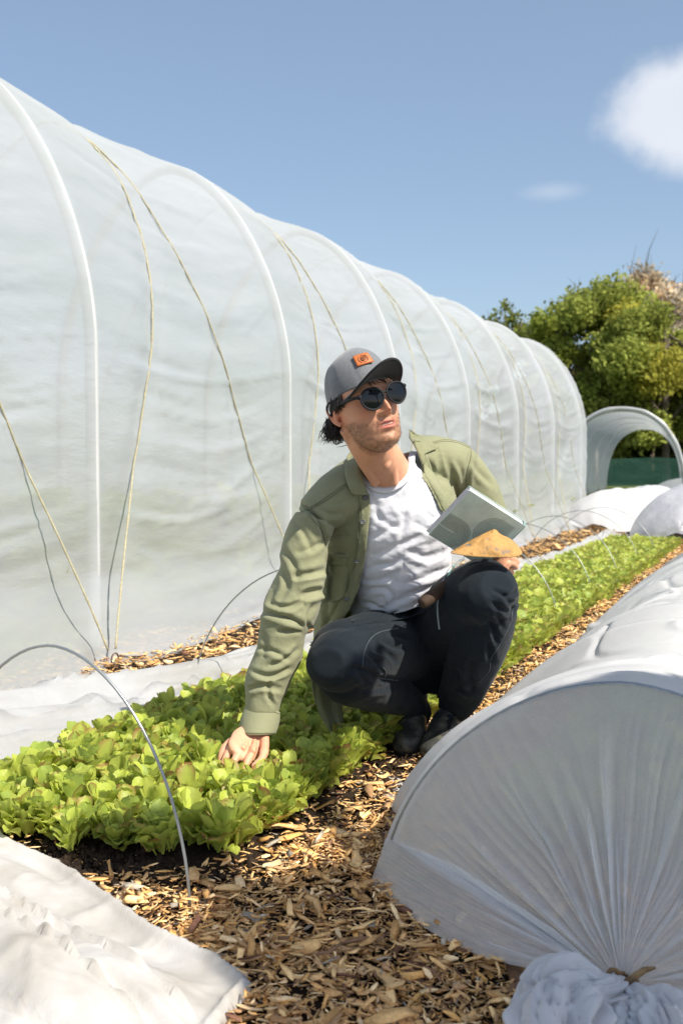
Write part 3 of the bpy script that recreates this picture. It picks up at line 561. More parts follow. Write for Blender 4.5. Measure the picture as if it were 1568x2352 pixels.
wv = vnoise(np.stack([U_*2.5, V_*2.5, 0*U_+4], -1)); f1 = vnoise(np.stack([U_*2.2+.4*wv, V_*9+1.2*wv, 0*U_], -1)); f2 = np.abs(vnoise(np.stack([U_*4+wv, V_*14+2*wv, 0*U_+6], -1))); f3 = fbm(np.stack([U_*14, V_*26, 0*U_+1], -1), 4)
wv2 = vnoise(np.stack([U_*1.1+3, V_*1.6, 0*U_+14], -1)); Vw = V_+.10*wv2+.03*wv; g1 = vnoise(np.stack([U_*1.1, Vw*5.5, 0*U_+50], -1)); g2_ = vnoise(np.stack([U_*1.6+4, Vw*11, 0*U_+53], -1)); rdg = lambda a, b, k, w_: np.exp(-(vnoise(np.stack([U_*a+k, Vw*b+k, 0*U_+k], -1))/w_)**2)
Zc = .022+.125*np.clip(sd/.36, 0, 1)**.8+(.060*g1+.030*g2_+.030*rdg(.9, 6, 61, .06)+.020*rdg(1.5, 11, 67, .06)-.022*rdg(1.3, 7, 71, .05)+.0022*f3+.006*rdg(3.5, 3.0, 77, .05))*np.clip(sd/.05, .2, 1)+.014*np.exp(-((sd-.012)/.009)**2)
cr_ = np.exp(-(fbm(np.stack([U_*6+3, V_*6, 0*U_+2], -1), 2)/.05)**2); Zc = Zc+.003*cr_
gX, gY = np.gradient(sd, .0065); gl = np.hypot(gX, gY)+1e-6; mv = np.abs(sd) < .0066; X = np.where(mv, X-sd*gX/gl, X); Y = np.where(mv, Y-sd*gY/gl, Y); keep = sd > -.0066; idx = -np.ones(X.shape, int)
fc = gridfaces(*X.shape); kk = keep.reshape(-1)[fc].all(1); fc = fc[kk]; us, inv = np.unique(fc, return_inverse=True)
Zc = np.where(sd < .006, np.minimum(Zc, .018), Zc)
Vv = np.stack([X, Y, np.maximum(Zc, .012)], -1).reshape(-1, 3)[us]
M_fl3 = sheetmat('fleece_heap', (.67, .655, .645, 1), .0, .25, .02, .5, tint=(7, (.49, .46, .42, 1)), bump=[(400, .3, .0015, None), (22, .25, .008, None)])
heap = link('thrown_back_fleece', mesh(Vv, inv.reshape(-1, 4)), M_fl3); tag(heap, 'crumpled white fleece sheet thrown back on the wood chips at the lower left', 'fleece sheet')
# ---------------------------------------------------------------- distance: more low tunnels, a small open tunnel, netting fence
def mound(label, s0, s1_, tc_, wd, hh, mat, seed, lean=0.):
    a = np.linspace(0, 1, 90); s = np.linspace(s0, s1_, 120); S_, A_ = np.meshgrid(s, a, indexing='ij'); e = np.clip(np.minimum(S_-s0, s1_-S_)/.8, 0, 1)**.5
    t_, z = hp(A_, tc_-wd, wd, hh); f = vnoise(np.stack([S_*3+seed, A_*9, 0*S_], -1))*.03+vnoise(np.stack([S_*9+seed, A_*3, 0*S_], -1))*.014; k = (S_-s0)/1.1; k = k-np.floor(k)
    z = z*(.2+.8*e)-.05*np.sin(np.pi*k)*z/hh+f; t_ = tc_+(t_-tc_)*(.35+.65*e)
    return tag(link('low_tunnel', mesh(Wn(S_, t_, np.maximum(z, .01)).reshape(-1, 3), gridfaces(120, 90)), mat), label, 'low tunnel', 'distant white low tunnels')
M_clr = sheetmat('clear_film', (.80, .80, .86, 1), .30, .4, .22, .18, bump=[(12, .6, .04, (1, 1, 1)), (40, .3, .01, None)])
mound('distant white low tunnel beside the foot of the big tunnel', 12.3, 19, -2.15, .62, .50, M_fl2, 1)
mound('distant white low tunnel in front of the small open tunnel, right of its neighbour', 12.6, 19, -1.15, .62, .52, M_fl2, 2)
mound('glossy bluish film low tunnel at the right edge beyond the lettuce bed', 10.3, 14.5, -.98+.0, .60, .60, M_clr, 3)
mound('long greyish covered mound inside the entrance of the small tunnel', 24, 40, -3.0+.9, 1.2, .55, M_fl2, 4)
# small open tunnel
fA = Vector((6.15, 22, 0)); fB = Vector((11.5, 38, 0)); ax = (fB-fA).normalized(); sd_ = Vector((ax.y, -ax.x, 0)); Ln = (fB-fA).length
small = empty('polytunnel', fA, 'small open-ended plastic tunnel at the right edge in front of the wood', 'polytunnel')
a = np.linspace(0, 1, 100); s = np.linspace(0, Ln, 150); S_, A_ = np.meshgrid(s, a, indexing='ij'); c = np.cos(A_*np.pi)
wd = 1.36-.0*S_; hh = 2.06+.012*S_; T_ = -wd*np.sign(c)*np.abs(c)**(2/2.3); Z_ = hh*np.abs(np.sin(A_*np.pi))**(2/2.3); k = S_/2.0; k = k-np.floor(k); Z_ = Z_*(1-.015*np.sin(np.pi*k))+.02*vnoise(np.stack([S_, A_*12, 0*S_], -1)); T_ = T_*(1-.01*np.sin(np.pi*k))
T_ += .12*np.exp(-S_/.8)*vnoise(np.stack([A_*9, S_, 0*S_], -1))
Q = np.stack([fA.x+S_*ax.x+T_*sd_.x, fA.y+S_*ax.y+T_*sd_.y, np.maximum(Z_, 0)], -1)
link('film_cover', mesh(Q.reshape(-1, 3), gridfaces(150, 100)), M_film, small)
for i in range(0, 9, 2):
    a = np.linspace(0, 1, 40); c = np.cos(a*np.pi); T1 = -1.33*np.sign(c)*np.abs(c)**(2/2.3); Z1 = (2.04+.024*i)*np.abs(np.sin(a*np.pi))**(2/2.3); b0 = fA+ax*(i*2.0+.05)
    link('pipe_hoop', MB().tube([b0+sd_*x+Vector((0, 0, y)) for x, y in zip(T1, Z1)], .014, 8).me(), M_pipe, small)
a = np.linspace(0, 1, 60); c = np.cos(a*np.pi); m = MB().tube([fA+sd_*(-1.38*np.sign(q)*abs(q)**(2/2.3))+Vector((0, 0, 2.09*math.sin(x*np.pi)**(2/2.3))) for x, q in zip(a, c)], .05+.012*vnoise(np.stack([a*20, 0*a, 0*a], -1)), 8)
link('rolled_edge', m.me(), M_white, small)
t = NT('green_net'); b = t.n('ShaderNodeBsdfDiffuse'); b.inputs[0].default_value = (.03, .075, .058, 1); tp = t.n('ShaderNodeBsdfTransparent'); ms = t.n('ShaderNodeMixShader'); n = t.noise(3, 3, mapscale=(.3, 1, 1)); r = t.ramp(n.outputs[0], [(.3, .2), (.7, .5)]); t.l(r, ms); t.l(b, ms, 0, 1); t.l(tp, ms, 0, 2); t.l(ms, t.out)
fence = empty('net_fence', (12, 43, 0), 'dark green windbreak netting on wooden posts seen through the small tunnel', 'fence')
x = np.linspace(-12, 40, 120); z = np.linspace(0, 1, 8); X, Zq = np.meshgrid(x, z, indexing='ij'); link('netting', mesh(np.stack([X, 43+.1*np.sin(X), Zq*(1.25-.08*np.abs(np.sin(X*.7)))], -1).reshape(-1, 3), gridfaces(120, 8)), t.m, fence)
M_post = pbr('post_wood', (.33, .27, .19, 1), .85, colvar=(8, (.2, .16, .11, 1), .4, .6))
for px in range(-10, 34, 4): link('post', MB().tube([(px+.95, 42.9, 0), (px+.95, 42.9, 1.55)], .07, 8).me(), M_post, fence)
# ---------------------------------------------------------------- wood behind
t = NT('tree_leaf'); at = t.n('ShaderNodeAttribute', attribute_name='c'); d = t.n('ShaderNodeBsdfDiffuse'); tr = t.n('ShaderNodeBsdfTranslucent'); t.l(at, d); t.l(at, tr); ms = t.n('ShaderNodeMixShader'); ms.inputs[0].default_value = .48; t.l(d, ms, 0, 1); t.l(tr, ms, 0, 2); t.l(ms, t.out); M_tl = t.m
M_bark = pbr('bark', (.13, .105, .08, 1), .9, colvar=(3, (.08, .06, .045, 1), .4, .6))
def tree(label, x, y, hgt, rad, zlow, col, seed, nleaf=9000, size=.20, sparse=0., name='tree', cat='tree', lobes=26):
    r = np.random.default_rng(seed); root = empty(name, (x, y, 0), label, cat, 'trees of the wood behind the tunnels')
    cz = (hgt+zlow)/2; ch = (hgt-zlow)/2; C = []
    for k in range(lobes):
        u = r.uniform(-1, 1); th = r.uniform(0, 6.283); q = r.uniform(.45, .88); C.append((q*rad*math.sqrt(1-u*u)*math.cos(th), q*rad*math.sqrt(1-u*u)*math.sin(th), cz+q*ch*u))
    C = np.array(C); rl = r.uniform(.20, .40, lobes)*rad
    w_ = rl**2; w_ = w_/w_.sum(); li = r.choice(lobes, nleaf, p=w_); dv = r.normal(0, 1, (nleaf, 3)); dv /= np.linalg.norm(dv, axis=1, keepdims=True); q = r.random(nleaf)**(.35+sparse)
    pt = C[li]+dv*(rl[li]*q*(1+.35*vnoise(dv*2.5+li[:, None])))[:, None]*[1, 1, .8]+r.normal(0, .12, (nleaf, 3))
    a = r.normal(0, 1, (nleaf, 3)); a /= np.linalg.norm(a, axis=1, keepdims=True); b = np.cross(a, r.normal(0, 1, (nleaf, 3))); b /= np.linalg.norm(b, axis=1, keepdims=True)
    sz = size*r.uniform(.4, 1.2, nleaf)[:, None]; V = np.stack([pt-a*sz, pt-b*sz*.55, pt+a*sz, pt+b*sz*.55], 1).reshape(-1, 3); Fq = np.arange(4*nleaf).reshape(-1, 4)
    cl_ = r.uniform(.72, 1.25, lobes)[li][:, None]*r.uniform(.7, 1.3, (nleaf, 1)); c = np.array(col)*cl_; yel = (r.random(lobes) < .3)[li][:, None]; c = np.where(yel, c*[1.15, .98, .8], c)
    me = mesh(V, Fq); vcol(me, 'c', np.repeat(c, 4, 0)); o = link('crown', me, M_tl, None, False); o.parent = root
    m = MB(); tw = .035*hgt
    trunk = [(0, 0, -.1), (r.normal(0, .1), r.normal(0, .1), hgt*.3), (r.normal(0, .3), r.normal(0, .3), hgt*.6), (r.normal(0, .4), r.normal(0, .4), hgt*.86)]
    m.tube(cr(trunk, 14), np.linspace(tw*.6, tw*.12, 14), 8)
    for k in range(lobes):
        z0 = r.uniform(.25, .7)*hgt; m.tube(cr([(0, 0, z0), tuple(C[k]*.5+np.array([0, 0, z0*.5+r.uniform(0, .4)])), tuple(C[k])], 8), np.linspace(tw*.22, .02, 8), 5)
        if sparse > .2 or k % 2: 
            for j in range(4): e = C[k]+r.normal(0, 1, 3)*rl[k]*.6+np.array([0, 0, rl[k]*.9]); m.tube([tuple(C[k]), tuple((C[k]+e)/2+r.normal(0, .1, 3)), tuple(e)], [.03, .02, .006], 4)
    o = link('trunk', m.me(), M_bark); o.parent = root
    return root
def XP(px, Y): return (px-784)/F*Y
gr = (.38, .42, .10)
tree('big round yellow green tree rising above the small tunnel, centre of the wood', XP(1395, 47), 47, 10.3, 3.5, .9, gr, 1, 30000, .14)
tree('dense yellow green tree at the right edge, front of the wood', XP(1530, 45), 45, 9.9, 3.3, .8, gr, 2, 30000, .14)
tree('pale blossoming tree with half bare twigs sticking out above the green crowns', XP(1490, 52), 52, 11.9, 2.8, 5, (.62, .56, .46), 3, 9000, .15, .5)
tree('low bushy tree on the left flank of the wood directly behind the big tunnel end', XP(1285, 47), 47, 8.4, 2.4, .5, (.30, .34, .07), 4, 16000, .14)
tree('thin brownish tree with sparse new leaves between the small left tree and the wood', XP(1255, 54), 54, 9.9, 1.8, 2.5, (.28, .23, .10), 5, 2400, .16, .5)
tree('small distant sparse tree farthest left, peeping over the big tunnel roof', XP(1165, 60), 60, 11.4, 2.3, 3, (.17, .20, .05), 6, 3600, .18, .3)
tree('tall green tree just outside the right edge of the wood front', XP(1680, 46), 46, 9.3, 3.5, .8, gr, 7, 12000)
tree('green tree in the second row of the wood behind the big round tree', XP(1440, 56), 56, 10.4, 3.6, 1, (.17, .19, .025), 8, 12000, .24)
tree('green tree in the second row of the wood near the right edge of the photo', XP(1590, 57), 57, 11.0, 3.8, 1, (.17, .19, .025), 9, 12000, .24)
tree('broad green tree of the wood farther right, outside the photo edge', 25, 48, 10.5, 3.6, .8, gr, 10, 14000)
tree('tall green tree of the wood far right, outside the photo edge', 31, 50, 11.5, 4.0, 1, (.28, .32, .05), 11, 14000)
# undergrowth
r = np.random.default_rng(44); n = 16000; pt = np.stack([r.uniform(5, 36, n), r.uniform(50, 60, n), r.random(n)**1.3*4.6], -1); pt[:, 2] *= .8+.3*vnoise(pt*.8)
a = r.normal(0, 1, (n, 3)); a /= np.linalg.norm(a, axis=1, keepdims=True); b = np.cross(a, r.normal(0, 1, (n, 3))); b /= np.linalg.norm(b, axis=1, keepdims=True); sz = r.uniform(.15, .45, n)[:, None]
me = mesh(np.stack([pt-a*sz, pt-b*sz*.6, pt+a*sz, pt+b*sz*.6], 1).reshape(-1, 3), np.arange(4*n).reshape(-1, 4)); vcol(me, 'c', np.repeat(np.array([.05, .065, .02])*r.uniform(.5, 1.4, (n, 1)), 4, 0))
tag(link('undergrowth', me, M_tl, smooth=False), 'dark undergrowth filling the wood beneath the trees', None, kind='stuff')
# ---------------------------------------------------------------- unseen tree added right of the camera, crown shaped to shade path and near fleece
pl1 = [(575, 2352), (480, 2230), (420, 2170), (480, 2105), (470, 2060), (430, 2050), (330, 2045), (230, 2030), (150, 1990), (150, 1950), (230, 1945), (400, 1950), (440, 1975), (487, 1985), (532, 2030), (599, 2042), (694, 2030), (773, 2002), (760, 1960), (700, 1870), (615, 1855), (605, 1790), (660, 1760), (720, 1790), (735, 1850), (800, 1940), (880, 1950), (1040, 1940), (1250, 1930), (1600, 1920), (2300, 1880), (2500, 2700), (400, 2700)]
gpl = np.array([G(*p)[:2] for p in pl1]); r = np.random.default_rng(21); n = 60000
x = r.uniform(-.6, 1.9, n); y = r.uniform(.9, 2.75, n); k = inpoly(x, y, gpl); x, y = x[k][:20000], y[k][:20000]; n = len(x)
hgt_ = 2.15+.55*r.random(n)+.25*vnoise(np.stack([x*3, y*3, 0*x], -1)); pt = np.stack([x+LD.x/LD.z*hgt_, y+LD.y/LD.z*hgt_, hgt_], -1)
ex_ = np.stack([r.normal(2.5, .55, 3500), r.normal(.35, .6, 3500), r.normal(2.9, .35, 3500)], -1); gx_ = ex_[:, 0]-LD.x/LD.z*ex_[:, 2]; gy_ = ex_[:, 1]-LD.y/LD.z*ex_[:, 2]; kk = (inpoly(gx_, gy_, gpl)) | (gx_ > 1.25) & (gy_ < 1.7); ex_ = ex_[kk]
pt = np.concatenate([pt, ex_]); n = len(pt); a = r.normal(0, 1, (n, 3)); a /= np.linalg.norm(a, axis=1, keepdims=True); b = np.cross(a, r.normal(0, 1, (n, 3))); b /= np.linalg.norm(b, axis=1, keepdims=True); sz = r.uniform(.016, .030, n)[:, None]
shade = empty('shade_tree', (2.75, .15, 0), 'unseen leafy tree added to the right of the camera to shade the path', 'tree')
me = mesh(np.stack([pt-a*sz, pt-b*sz*.6-a*sz*.1, pt+a*sz, pt+b*sz*.6-a*sz*.1], 1).reshape(-1, 3), np.arange(4*n).reshape(-1, 4)); vcol(me, 'c', np.repeat(np.array([.09, .13, .03])*r.uniform(.6, 1.4, (n, 1)), 4, 0)); link('crown', me, M_tl, shade, False)
m = MB(); m.tube(cr([(2.75, .15, -.1), (2.72, .17, .8), (2.6, .2, 1.5), (2.4, .25, 2.2), (2.3, .3, 2.8)], 20), np.linspace(.055, .015, 20), 10)
for k in range(26):
    e = pt[r.integers(0, n)]; s0 = Vector((2.72, .17, 1.0)).lerp(Vector((2.4, .25, 2.3)), r.random()); e = Vector(e); m.tube(cr([tuple(s0), tuple((s0+e)/2+Vector((0, 0, .12))), tuple(e)], 9), np.linspace(.016, .003, 9), 6)
link('trunk', m.me(), M_bark, shade)
# ================================================================ the man
def resample(rows, n): return cr(rows, n)
CAMP = Vector((0, 0, H))
def limb(mb, rows, n=26, seg=28, rnd=True):
    """rows: px, py, Y, half width in photo px, half depth in metres"""
    R = resample(rows, n)
    if rnd:                                               # rounded ends
        a, b = R[0].copy(), R[-1].copy(); da = (R[0]-R[1])/max(1e-6, np.hypot(*(R[0]-R[1])[:2])); db = (R[-1]-R[-2])/max(1e-6, np.hypot(*(R[-1]-R[-2])[:2]))
        ea = []; eb = []
        for q in (.35, .65, .88): 
            k = math.sqrt(1-q*q); e = a.copy(); e[:3] += da[:3]*q*a[3]*.55; e[3:] *= k; ea.insert(0, e); e = b.copy(); e[:3] += db[:3]*q*b[3]*.55; e[3:] *= k; eb.append(e)
        R = np.array(ea+list(R)+eb)
    C = [P(*r[:3]) for r in R]; rings = []; n = len(C)
    for i in range(n):
        T = (C[min(i+1, n-1)]-C[max(i-1, 0)]).normalized(); ref = T.cross((C[i]-CAMP).normalized())
        if ref.length < .15: ref = Vector((1, 0, 0))
        if i and ref.dot(last) < 0: ref = -ref
        last = ref.copy(); rings.append((C[i], R[i][3]/F*C[i].y, R[i][4], ref))
    mb.loft(rings, seg); return mb
def vox(mb, size, sm=6):
    """union of the collected shapes as one closed smooth surface -> vertices, quads"""
    me = mb.me(); o = bpy.data.objects.new('tmp', me); COL.objects.link(o); m = o.modifiers.new('r', 'REMESH'); m.mode = 'VOXEL'; m.voxel_size = size; m.adaptivity = 0
    dg = bpy.context.evaluated_depsgraph_get(); e = o.evaluated_get(dg).to_mesh(); n = len(e.vertices); V = np.empty(n*3, np.float32); e.vertices.foreach_get('co', V); V = V.reshape(-1, 3).astype(float)
    Fq = [tuple(p.vertices) for p in e.polygons]; o.evaluated_get(dg).to_mesh_clear(); bpy.data.objects.remove(o)
    Fq = np.array([f if len(f) == 4 else (f[0], f[1], f[2], f[2]) for f in Fq]); return smooth(V, Fq, sm), Fq
def edges(Fq): e = np.concatenate([Fq[:, [0, 1]], Fq[:, [1, 2]], Fq[:, [2, 3]], Fq[:, [3, 0]]]); e = e[e[:, 0] != e[:, 1]]; return np.concatenate([e, e[:, ::-1]])
def smooth(V, Fq, it, w_=.6):
    if not it: return V
    e = edges(Fq); n = len(V); cnt = np.bincount(e[:, 0], minlength=n)[:, None]+1e-9
    for k in range(it):
        A = np.stack([np.bincount(e[:, 0], V[e[:, 1], j], n) for j in range(3)], 1)/cnt; V = V+(A-V)*w_
    return V
def normals(V, Fq):
    fn = np.cross(V[Fq[:, 2]]-V[Fq[:, 0]], V[Fq[:, 3]]-V[Fq[:, 1]]); N_ = np.stack([np.bincount(Fq.ravel(), np.repeat(fn[:, j], 4), len(V)) for j in range(3)], 1); return N_/(np.linalg.norm(N_, axis=1, keepdims=True)+1e-12)
def folds(V, Fq, lst, facing=-.05):
    """cloth folds: (polyline in photo px, width px, depth m); each is a valley with a soft ridge on one side"""
    N_ = normals(V, Fq); D = V-np.array(CAMP); D /= np.linalg.norm(D, axis=1, keepdims=True); face = np.clip((-(N_*D).sum(1)-facing)/.35, 0, 1); x, y = proj(V); disp = np.zeros(len(V))
    for pl, wd, dep in lst:
        pl = cr(np.array(pl, float), max(8, len(pl)*6)); bx = (x > pl[:, 0].min()-5*wd) & (x < pl[:, 0].max()+5*wd) & (y > pl[:, 1].min()-5*wd) & (y < pl[:, 1].max()+5*wd) & (face > 0)
        ix = np.where(bx)[0]
        if not len(ix): continue
        px_, py_ = x[ix], y[ix]; best = np.full(len(ix), 1e9); sgn = np.zeros(len(ix)); tt = np.zeros(len(ix)); m = len(pl)-1
        for k in range(m):
            a, b = pl[k], pl[k+1]; ab = b-a; q = np.clip(((px_-a[0])*ab[0]+(py_-a[1])*ab[1])/(ab@ab+1e-9), 0, 1); dx = px_-a[0]-q*ab[0]; dy = py_-a[1]-q*ab[1]; d = np.hypot(dx, dy); u = d < best
            best[u] = d[u]; sgn[u] = np.sign(ab[0]*dy-ab[1]*dx)[u]; tt[u] = ((k+q)/m)[u]
        sd_ = best*sgn; tap = np.sin(np.clip(tt, .0, 1)*np.pi)**.6*.85+.15
        disp[ix] += dep*tap*(-np.exp(-(sd_/wd)**2)+.75*np.exp(-((sd_-1.7*wd)/(1.1*wd))**2)+.35*np.exp(-((sd_+1.9*wd)/(1.2*wd))**2))*face[ix]
    return V+N_*disp[:, None]
def snapcut(V, Fq, poly, cond, snap=3.2):
    """remove faces inside a px polygon, after pulling near vertices exactly onto its outline"""
    poly = np.array(poly, float); x, y = proj(V); D = np.full(len(V), 1e9); tx = x.copy(); ty = y.copy()
    for i in range(len(poly)):
        a = poly[i]; b = poly[(i+1) % len(poly)]; ab = b-a; q = np.clip(((x-a[0])*ab[0]+(y-a[1])*ab[1])/(ab@ab+1e-9), 0, 1); cx = a[0]+q*ab[0]; cy = a[1]+q*ab[1]; d = np.hypot(x-cx, y-cy); u = d < D; D[u] = d[u]; tx[u] = cx[u]; ty[u] = cy[u]
    ok = cond(V); k = (D < snap*.55) & ok; f = V[:, 1]*CP-(V[:, 2]-H)*SP; V = V.copy(); V[k, 0] += ((tx-x)*f/F)[k]; V[k, 2] += (-(ty-y)*f/F)[k]
    x, y = proj(V); c = V[Fq].mean(1); cx, cy = x[Fq].mean(1), y[Fq].mean(1); cut = inpoly(cx, cy, poly) & cond(c); return V, Fq[~cut]
def compact(V, Fq):
    us, inv = np.unique(Fq, return_inverse=True); return V[us], inv.reshape(Fq.shape), us
def qmesh(V, Fq, col=None):
    V2, F2, us = compact(V, Fq); tri = F2[:, 2] == F2[:, 3]
    me = mesh(V2, F2) if not tri.any() else mesh(V2, [tuple(f[:3]) if f[2] == f[3] else tuple(f) for f in F2])
    if col is not None: vcol(me, 'c', col[us])
    return me
def solidify(o, th, off=-1):
    m = o.modifiers.new('s', 'SOLIDIFY'); m.thickness = th; m.offset = off; m.use_even_offset = False
def bvh_of(V, Fq): return BVHTree.FromPolygons([Vector(v) for v in V], [tuple(f[:3]) if f[2] == f[3] else tuple(f) for f in Fq])
from mathutils.geometry import delaunay_2d_cdt
def patch(poly, bvhs, off, res=5., lift=None, curve=True, ref=None):
    """a piece of cloth lying on the surface below, outline in photo px; returns (V, tris, px)"""
    poly = np.array(poly, float)
    if curve: poly = cr(np.vstack([poly, poly[:1]]), len(poly)*5)[:-1]
    L = [Vector(p) for p in poly]; n = len(L); e = [(i, (i+1) % n) for i in range(n)]
    x0, y0 = poly.min(0); x1, y1 = poly.max(0); gx, gy = np.meshgrid(np.arange(x0, x1, res), np.arange(y0, y1, res)); gx = gx.ravel()+(np.arange(gx.size) % 2)*.01; gy = gy.ravel(); k = inpoly(gx, gy, poly) & (polydist(gx, gy, poly) > res*.5)
    L += [Vector((a, b)) for a, b in zip(gx[k], gy[k])]
    vv, _, ff, *_r = delaunay_2d_cdt(L, e, [], 1, 1e-4)
    pts = []; hit = []
    for v in vv:
        r = ray(v.x, v.y).normalized(); best = None
        for b in bvhs:
            h = b.ray_cast(CAMP, r, 6)
            if h[0] is not None and (best is None or h[3] < best): best = h[3]
        hit.append(best); pts.append(r)
    ok = [h for h in hit if h is not None]; md = float(np.median(ok)) if ok else 2.4
    H_ = np.array([h if h is not None else np.nan for h in hit]); XY = np.array([tuple(v) for v in vv])
    for i in np.where(np.isnan(H_))[0]:
        g = np.where(~np.isnan(H_))[0]
        H_[i] = H_[g[np.argmin(((XY[g]-XY[i])**2).sum(1))]] if len(g) else md
    for it in range(3):                                  # relax depth steps
        H2 = H_.copy(); nb = [[] for _ in vv]
        for f in ff:
            for a in range(len(f)): nb[f[a]].append(f[(a+1) % len(f)]); nb[f[a]].append(f[a-1])
        for i, q in enumerate(nb):
            if q: H2[i] = .5*H_[i]+.5*np.mean(H_[q])
        H_ = H2
    lf = lift(XY) if lift is not None else 0
    V = np.array([tuple(CAMP+r*(h)) for r, h in zip(pts, H_-off-lf)]); return V, [tuple(f) for f in ff]
def patch_obj(name, poly, bvhs, off, mat, parent, thick=.0015, **k):
    V, ff = patch(poly, bvhs, off, **k); o = link(name, mesh(V, ff), mat, parent); solidify(o, thick, 0); return o
def onto(pl, bvh, off, n=None):
    """px polyline laid onto a surface"""
    q = cr(np.array(pl, float), n or len(pl)*8); out = []; last = None
    for a, b in q:
        r = ray(a, b).normalized(); h = bvh.ray_cast(CAMP, r, 6); d = h[3] if h[0] is not None else last
        if d is None: continue
        last = d; out.append(CAMP+r*(d-off))
    return out
def cloth(name, col, col2, rough=.85, sc=9, weave=900, ws=.25, sheen=.25, extra=None):
    t = NT(name); b = t.n('ShaderNodeBsdfPrincipled'); b.inputs['Roughness'].default_value = rough; b.inputs['Sheen Weight'].default_value = sheen; b.inputs['Sheen Roughness'].default_value = .5; b.inputs['Specular IOR Level'].default_value = .2
    n = t.noise(sc, 5, .6); r = t.ramp(n.outputs[0], [(.35, 0.), (.65, 1.)]); n2 = t.noise(weave, 2, .6); r2 = t.ramp(n2.outputs[0], [(.3, .86), (.7, 1.1)])
    t.l(t.mix(t.mix(col, col2, r), r2.outputs[0], 1., 'MULTIPLY'), b.inputs['Base Color']); n3 = t.noise(38, 4, .65); b1 = t.bump(n3.outputs[0], .35, .006); b2 = t.bump(n2.outputs[0], ws, .001, b1.outputs[0]); t.l(b2.outputs[0], b.inputs['Normal']); t.l(b, t.out); return t.m
man = empty('person', G(960, 1725), 'crouching man in olive overshirt, white T-shirt, dark trousers, grey cap and sunglasses', 'person')
# ---------------------------------------------------------------- head frame
def rot(ax, d): return Matrix.Rotation(math.radians(d), 3, ax)
HR = rot('Y', -17)@rot('Z', 27)@rot('X', 2)               # roll, turn to the right of the picture, chin slightly up
HR0 = Matrix(((1, 0, 0), (0, -1, 0), (0, 0, 1)))           # head x = picture right, y = face forward, z = up
HM = HR@HR0; HS_ = .94
HC = P(878, 910, 2.22)-(HM@Vector((0, .098, .004)))*HS_
def hl(p): return HC+HM@(Vector(p)*HS_)
HMn = np.array(HM)
def hl_np(Q): return np.asarray(Q)@HMn.T*HS_+np.array(HC)
def head_inv(V): return (V-np.array(HC))@HMn/HS_
zt = [-.122, -.118, -.108, -.095, -.08, -.06, -.035, 0, .03, .06, .085, .105, .116, .119]
yf = [.040, .058, .078, .086, .085, .087, .087, .086, .092, .086, .070, .045, .018, 0]
yb = [.030, .018, .000, -.018, -.035, -.060, -.085, -.099, -.101, -.094, -.078, -.052, -.022, 0]
hw = [.010, .020, .036, .046, .053, .060, .067, .0735, .0755, .0725, .062, .044, .020, .001]
nz_, np_ = 190, 240
zz = np.concatenate([np.linspace(-.122, .119, nz_)]); f_ = lambda T: np.interp(zz, zt, T)
def sm1(a, k=9): return np.convolve(np.pad(a, k//2, mode='edge'), np.ones(k)/k, 'valid')
YF, YB, HW_ = sm1(f_(yf)), sm1(f_(yb)), sm1(f_(hw)); ph = np.linspace(0, 2*np.pi, np_, endpoint=False); PHI, ZZ_ = np.meshgrid(ph, zz)
yc = ((YF+YB)/2)[:, None]; bb = ((YF-YB)/2)[:, None]; s_, c_ = np.sin(PHI), np.cos(PHI)
ex = np.where(s_ > 0, 2.35, 2.1)
hx = HW_[:, None]*np.sign(c_)*np.abs(c_)**(2/ex); hy = yc+bb*np.sign(s_)*np.abs(s_)**(2/ex)
front = np.clip((hy-yc)/bb, 0, 1)**1.5
def g2(x0, z0, sx, sz, h): return h*np.exp(-((hx-x0)/sx)**2-((ZZ_-z0)/sz)**2)
dy = np.zeros_like(hx)
zn = np.array([-.050, -.043, -.037, -.030, -.020, -.008, .006, .018, .030]); hn = np.array([0, .003, .014, .0265, .0250, .0190, .0120, .0060, 0]); sn = np.array([.009, .010, .011, .0105, .0085, .0075, .0070, .0085, .012])
NH = np.interp(ZZ_, zn, hn); NS = np.interp(ZZ_, zn, sn); dy += NH*np.exp(-np.abs(hx/NS)**2.4)*1.22
dy += g2(.0135, -.033, .0055, .006, .0085)+g2(-.0135, -.033, .0055, .006, .0085)
for sx in (-1, 1):
    dy += g2(sx*.030, .026, .020, .008, .0055)+g2(sx*.031, .006, .015, .010, -.009)+g2(sx*.046, -.020, .018, .014, .0055)+g2(sx*.031, .004, .009, .006, .003)
    dy += g2(sx*.040, -.050, .012, .020, -.004)
    dy += -.0028*np.exp(-((np.abs(hx-sx*(.020+(-.036-ZZ_)*.35))/.003)**2))*((ZZ_ < -.036) & (ZZ_ > -.066))
dy += g2(0, -.060, .026, .018, .006)+g2(0, -.0535, .019, .0042, .0050)+g2(.006, -.0535, .006, .004, .001)+g2(-.006, -.0535, .006, .004, .001)+g2(0, -.0695, .016, .0052, .0066)+g2(0, -.0612, .018, .0034, -.0095)
dy += g2(0, -.080, .016, .005, -.0035)+g2(0, -.1, .016, .014, .0065)+g2(0, -.044, .003, .006, -.0015)
hy = hy+dy*front
Hq = np.stack([hx, hy, ZZ_], -1).reshape(-1, 3)
bd = MB(); fcs = [list(q) for q in gridfaces(nz_, np_, True)]+[list(range(np_))[::-1], [(nz_-1)*np_+k for k in range(np_)]]; bd.add(hl_np(Hq), fcs)
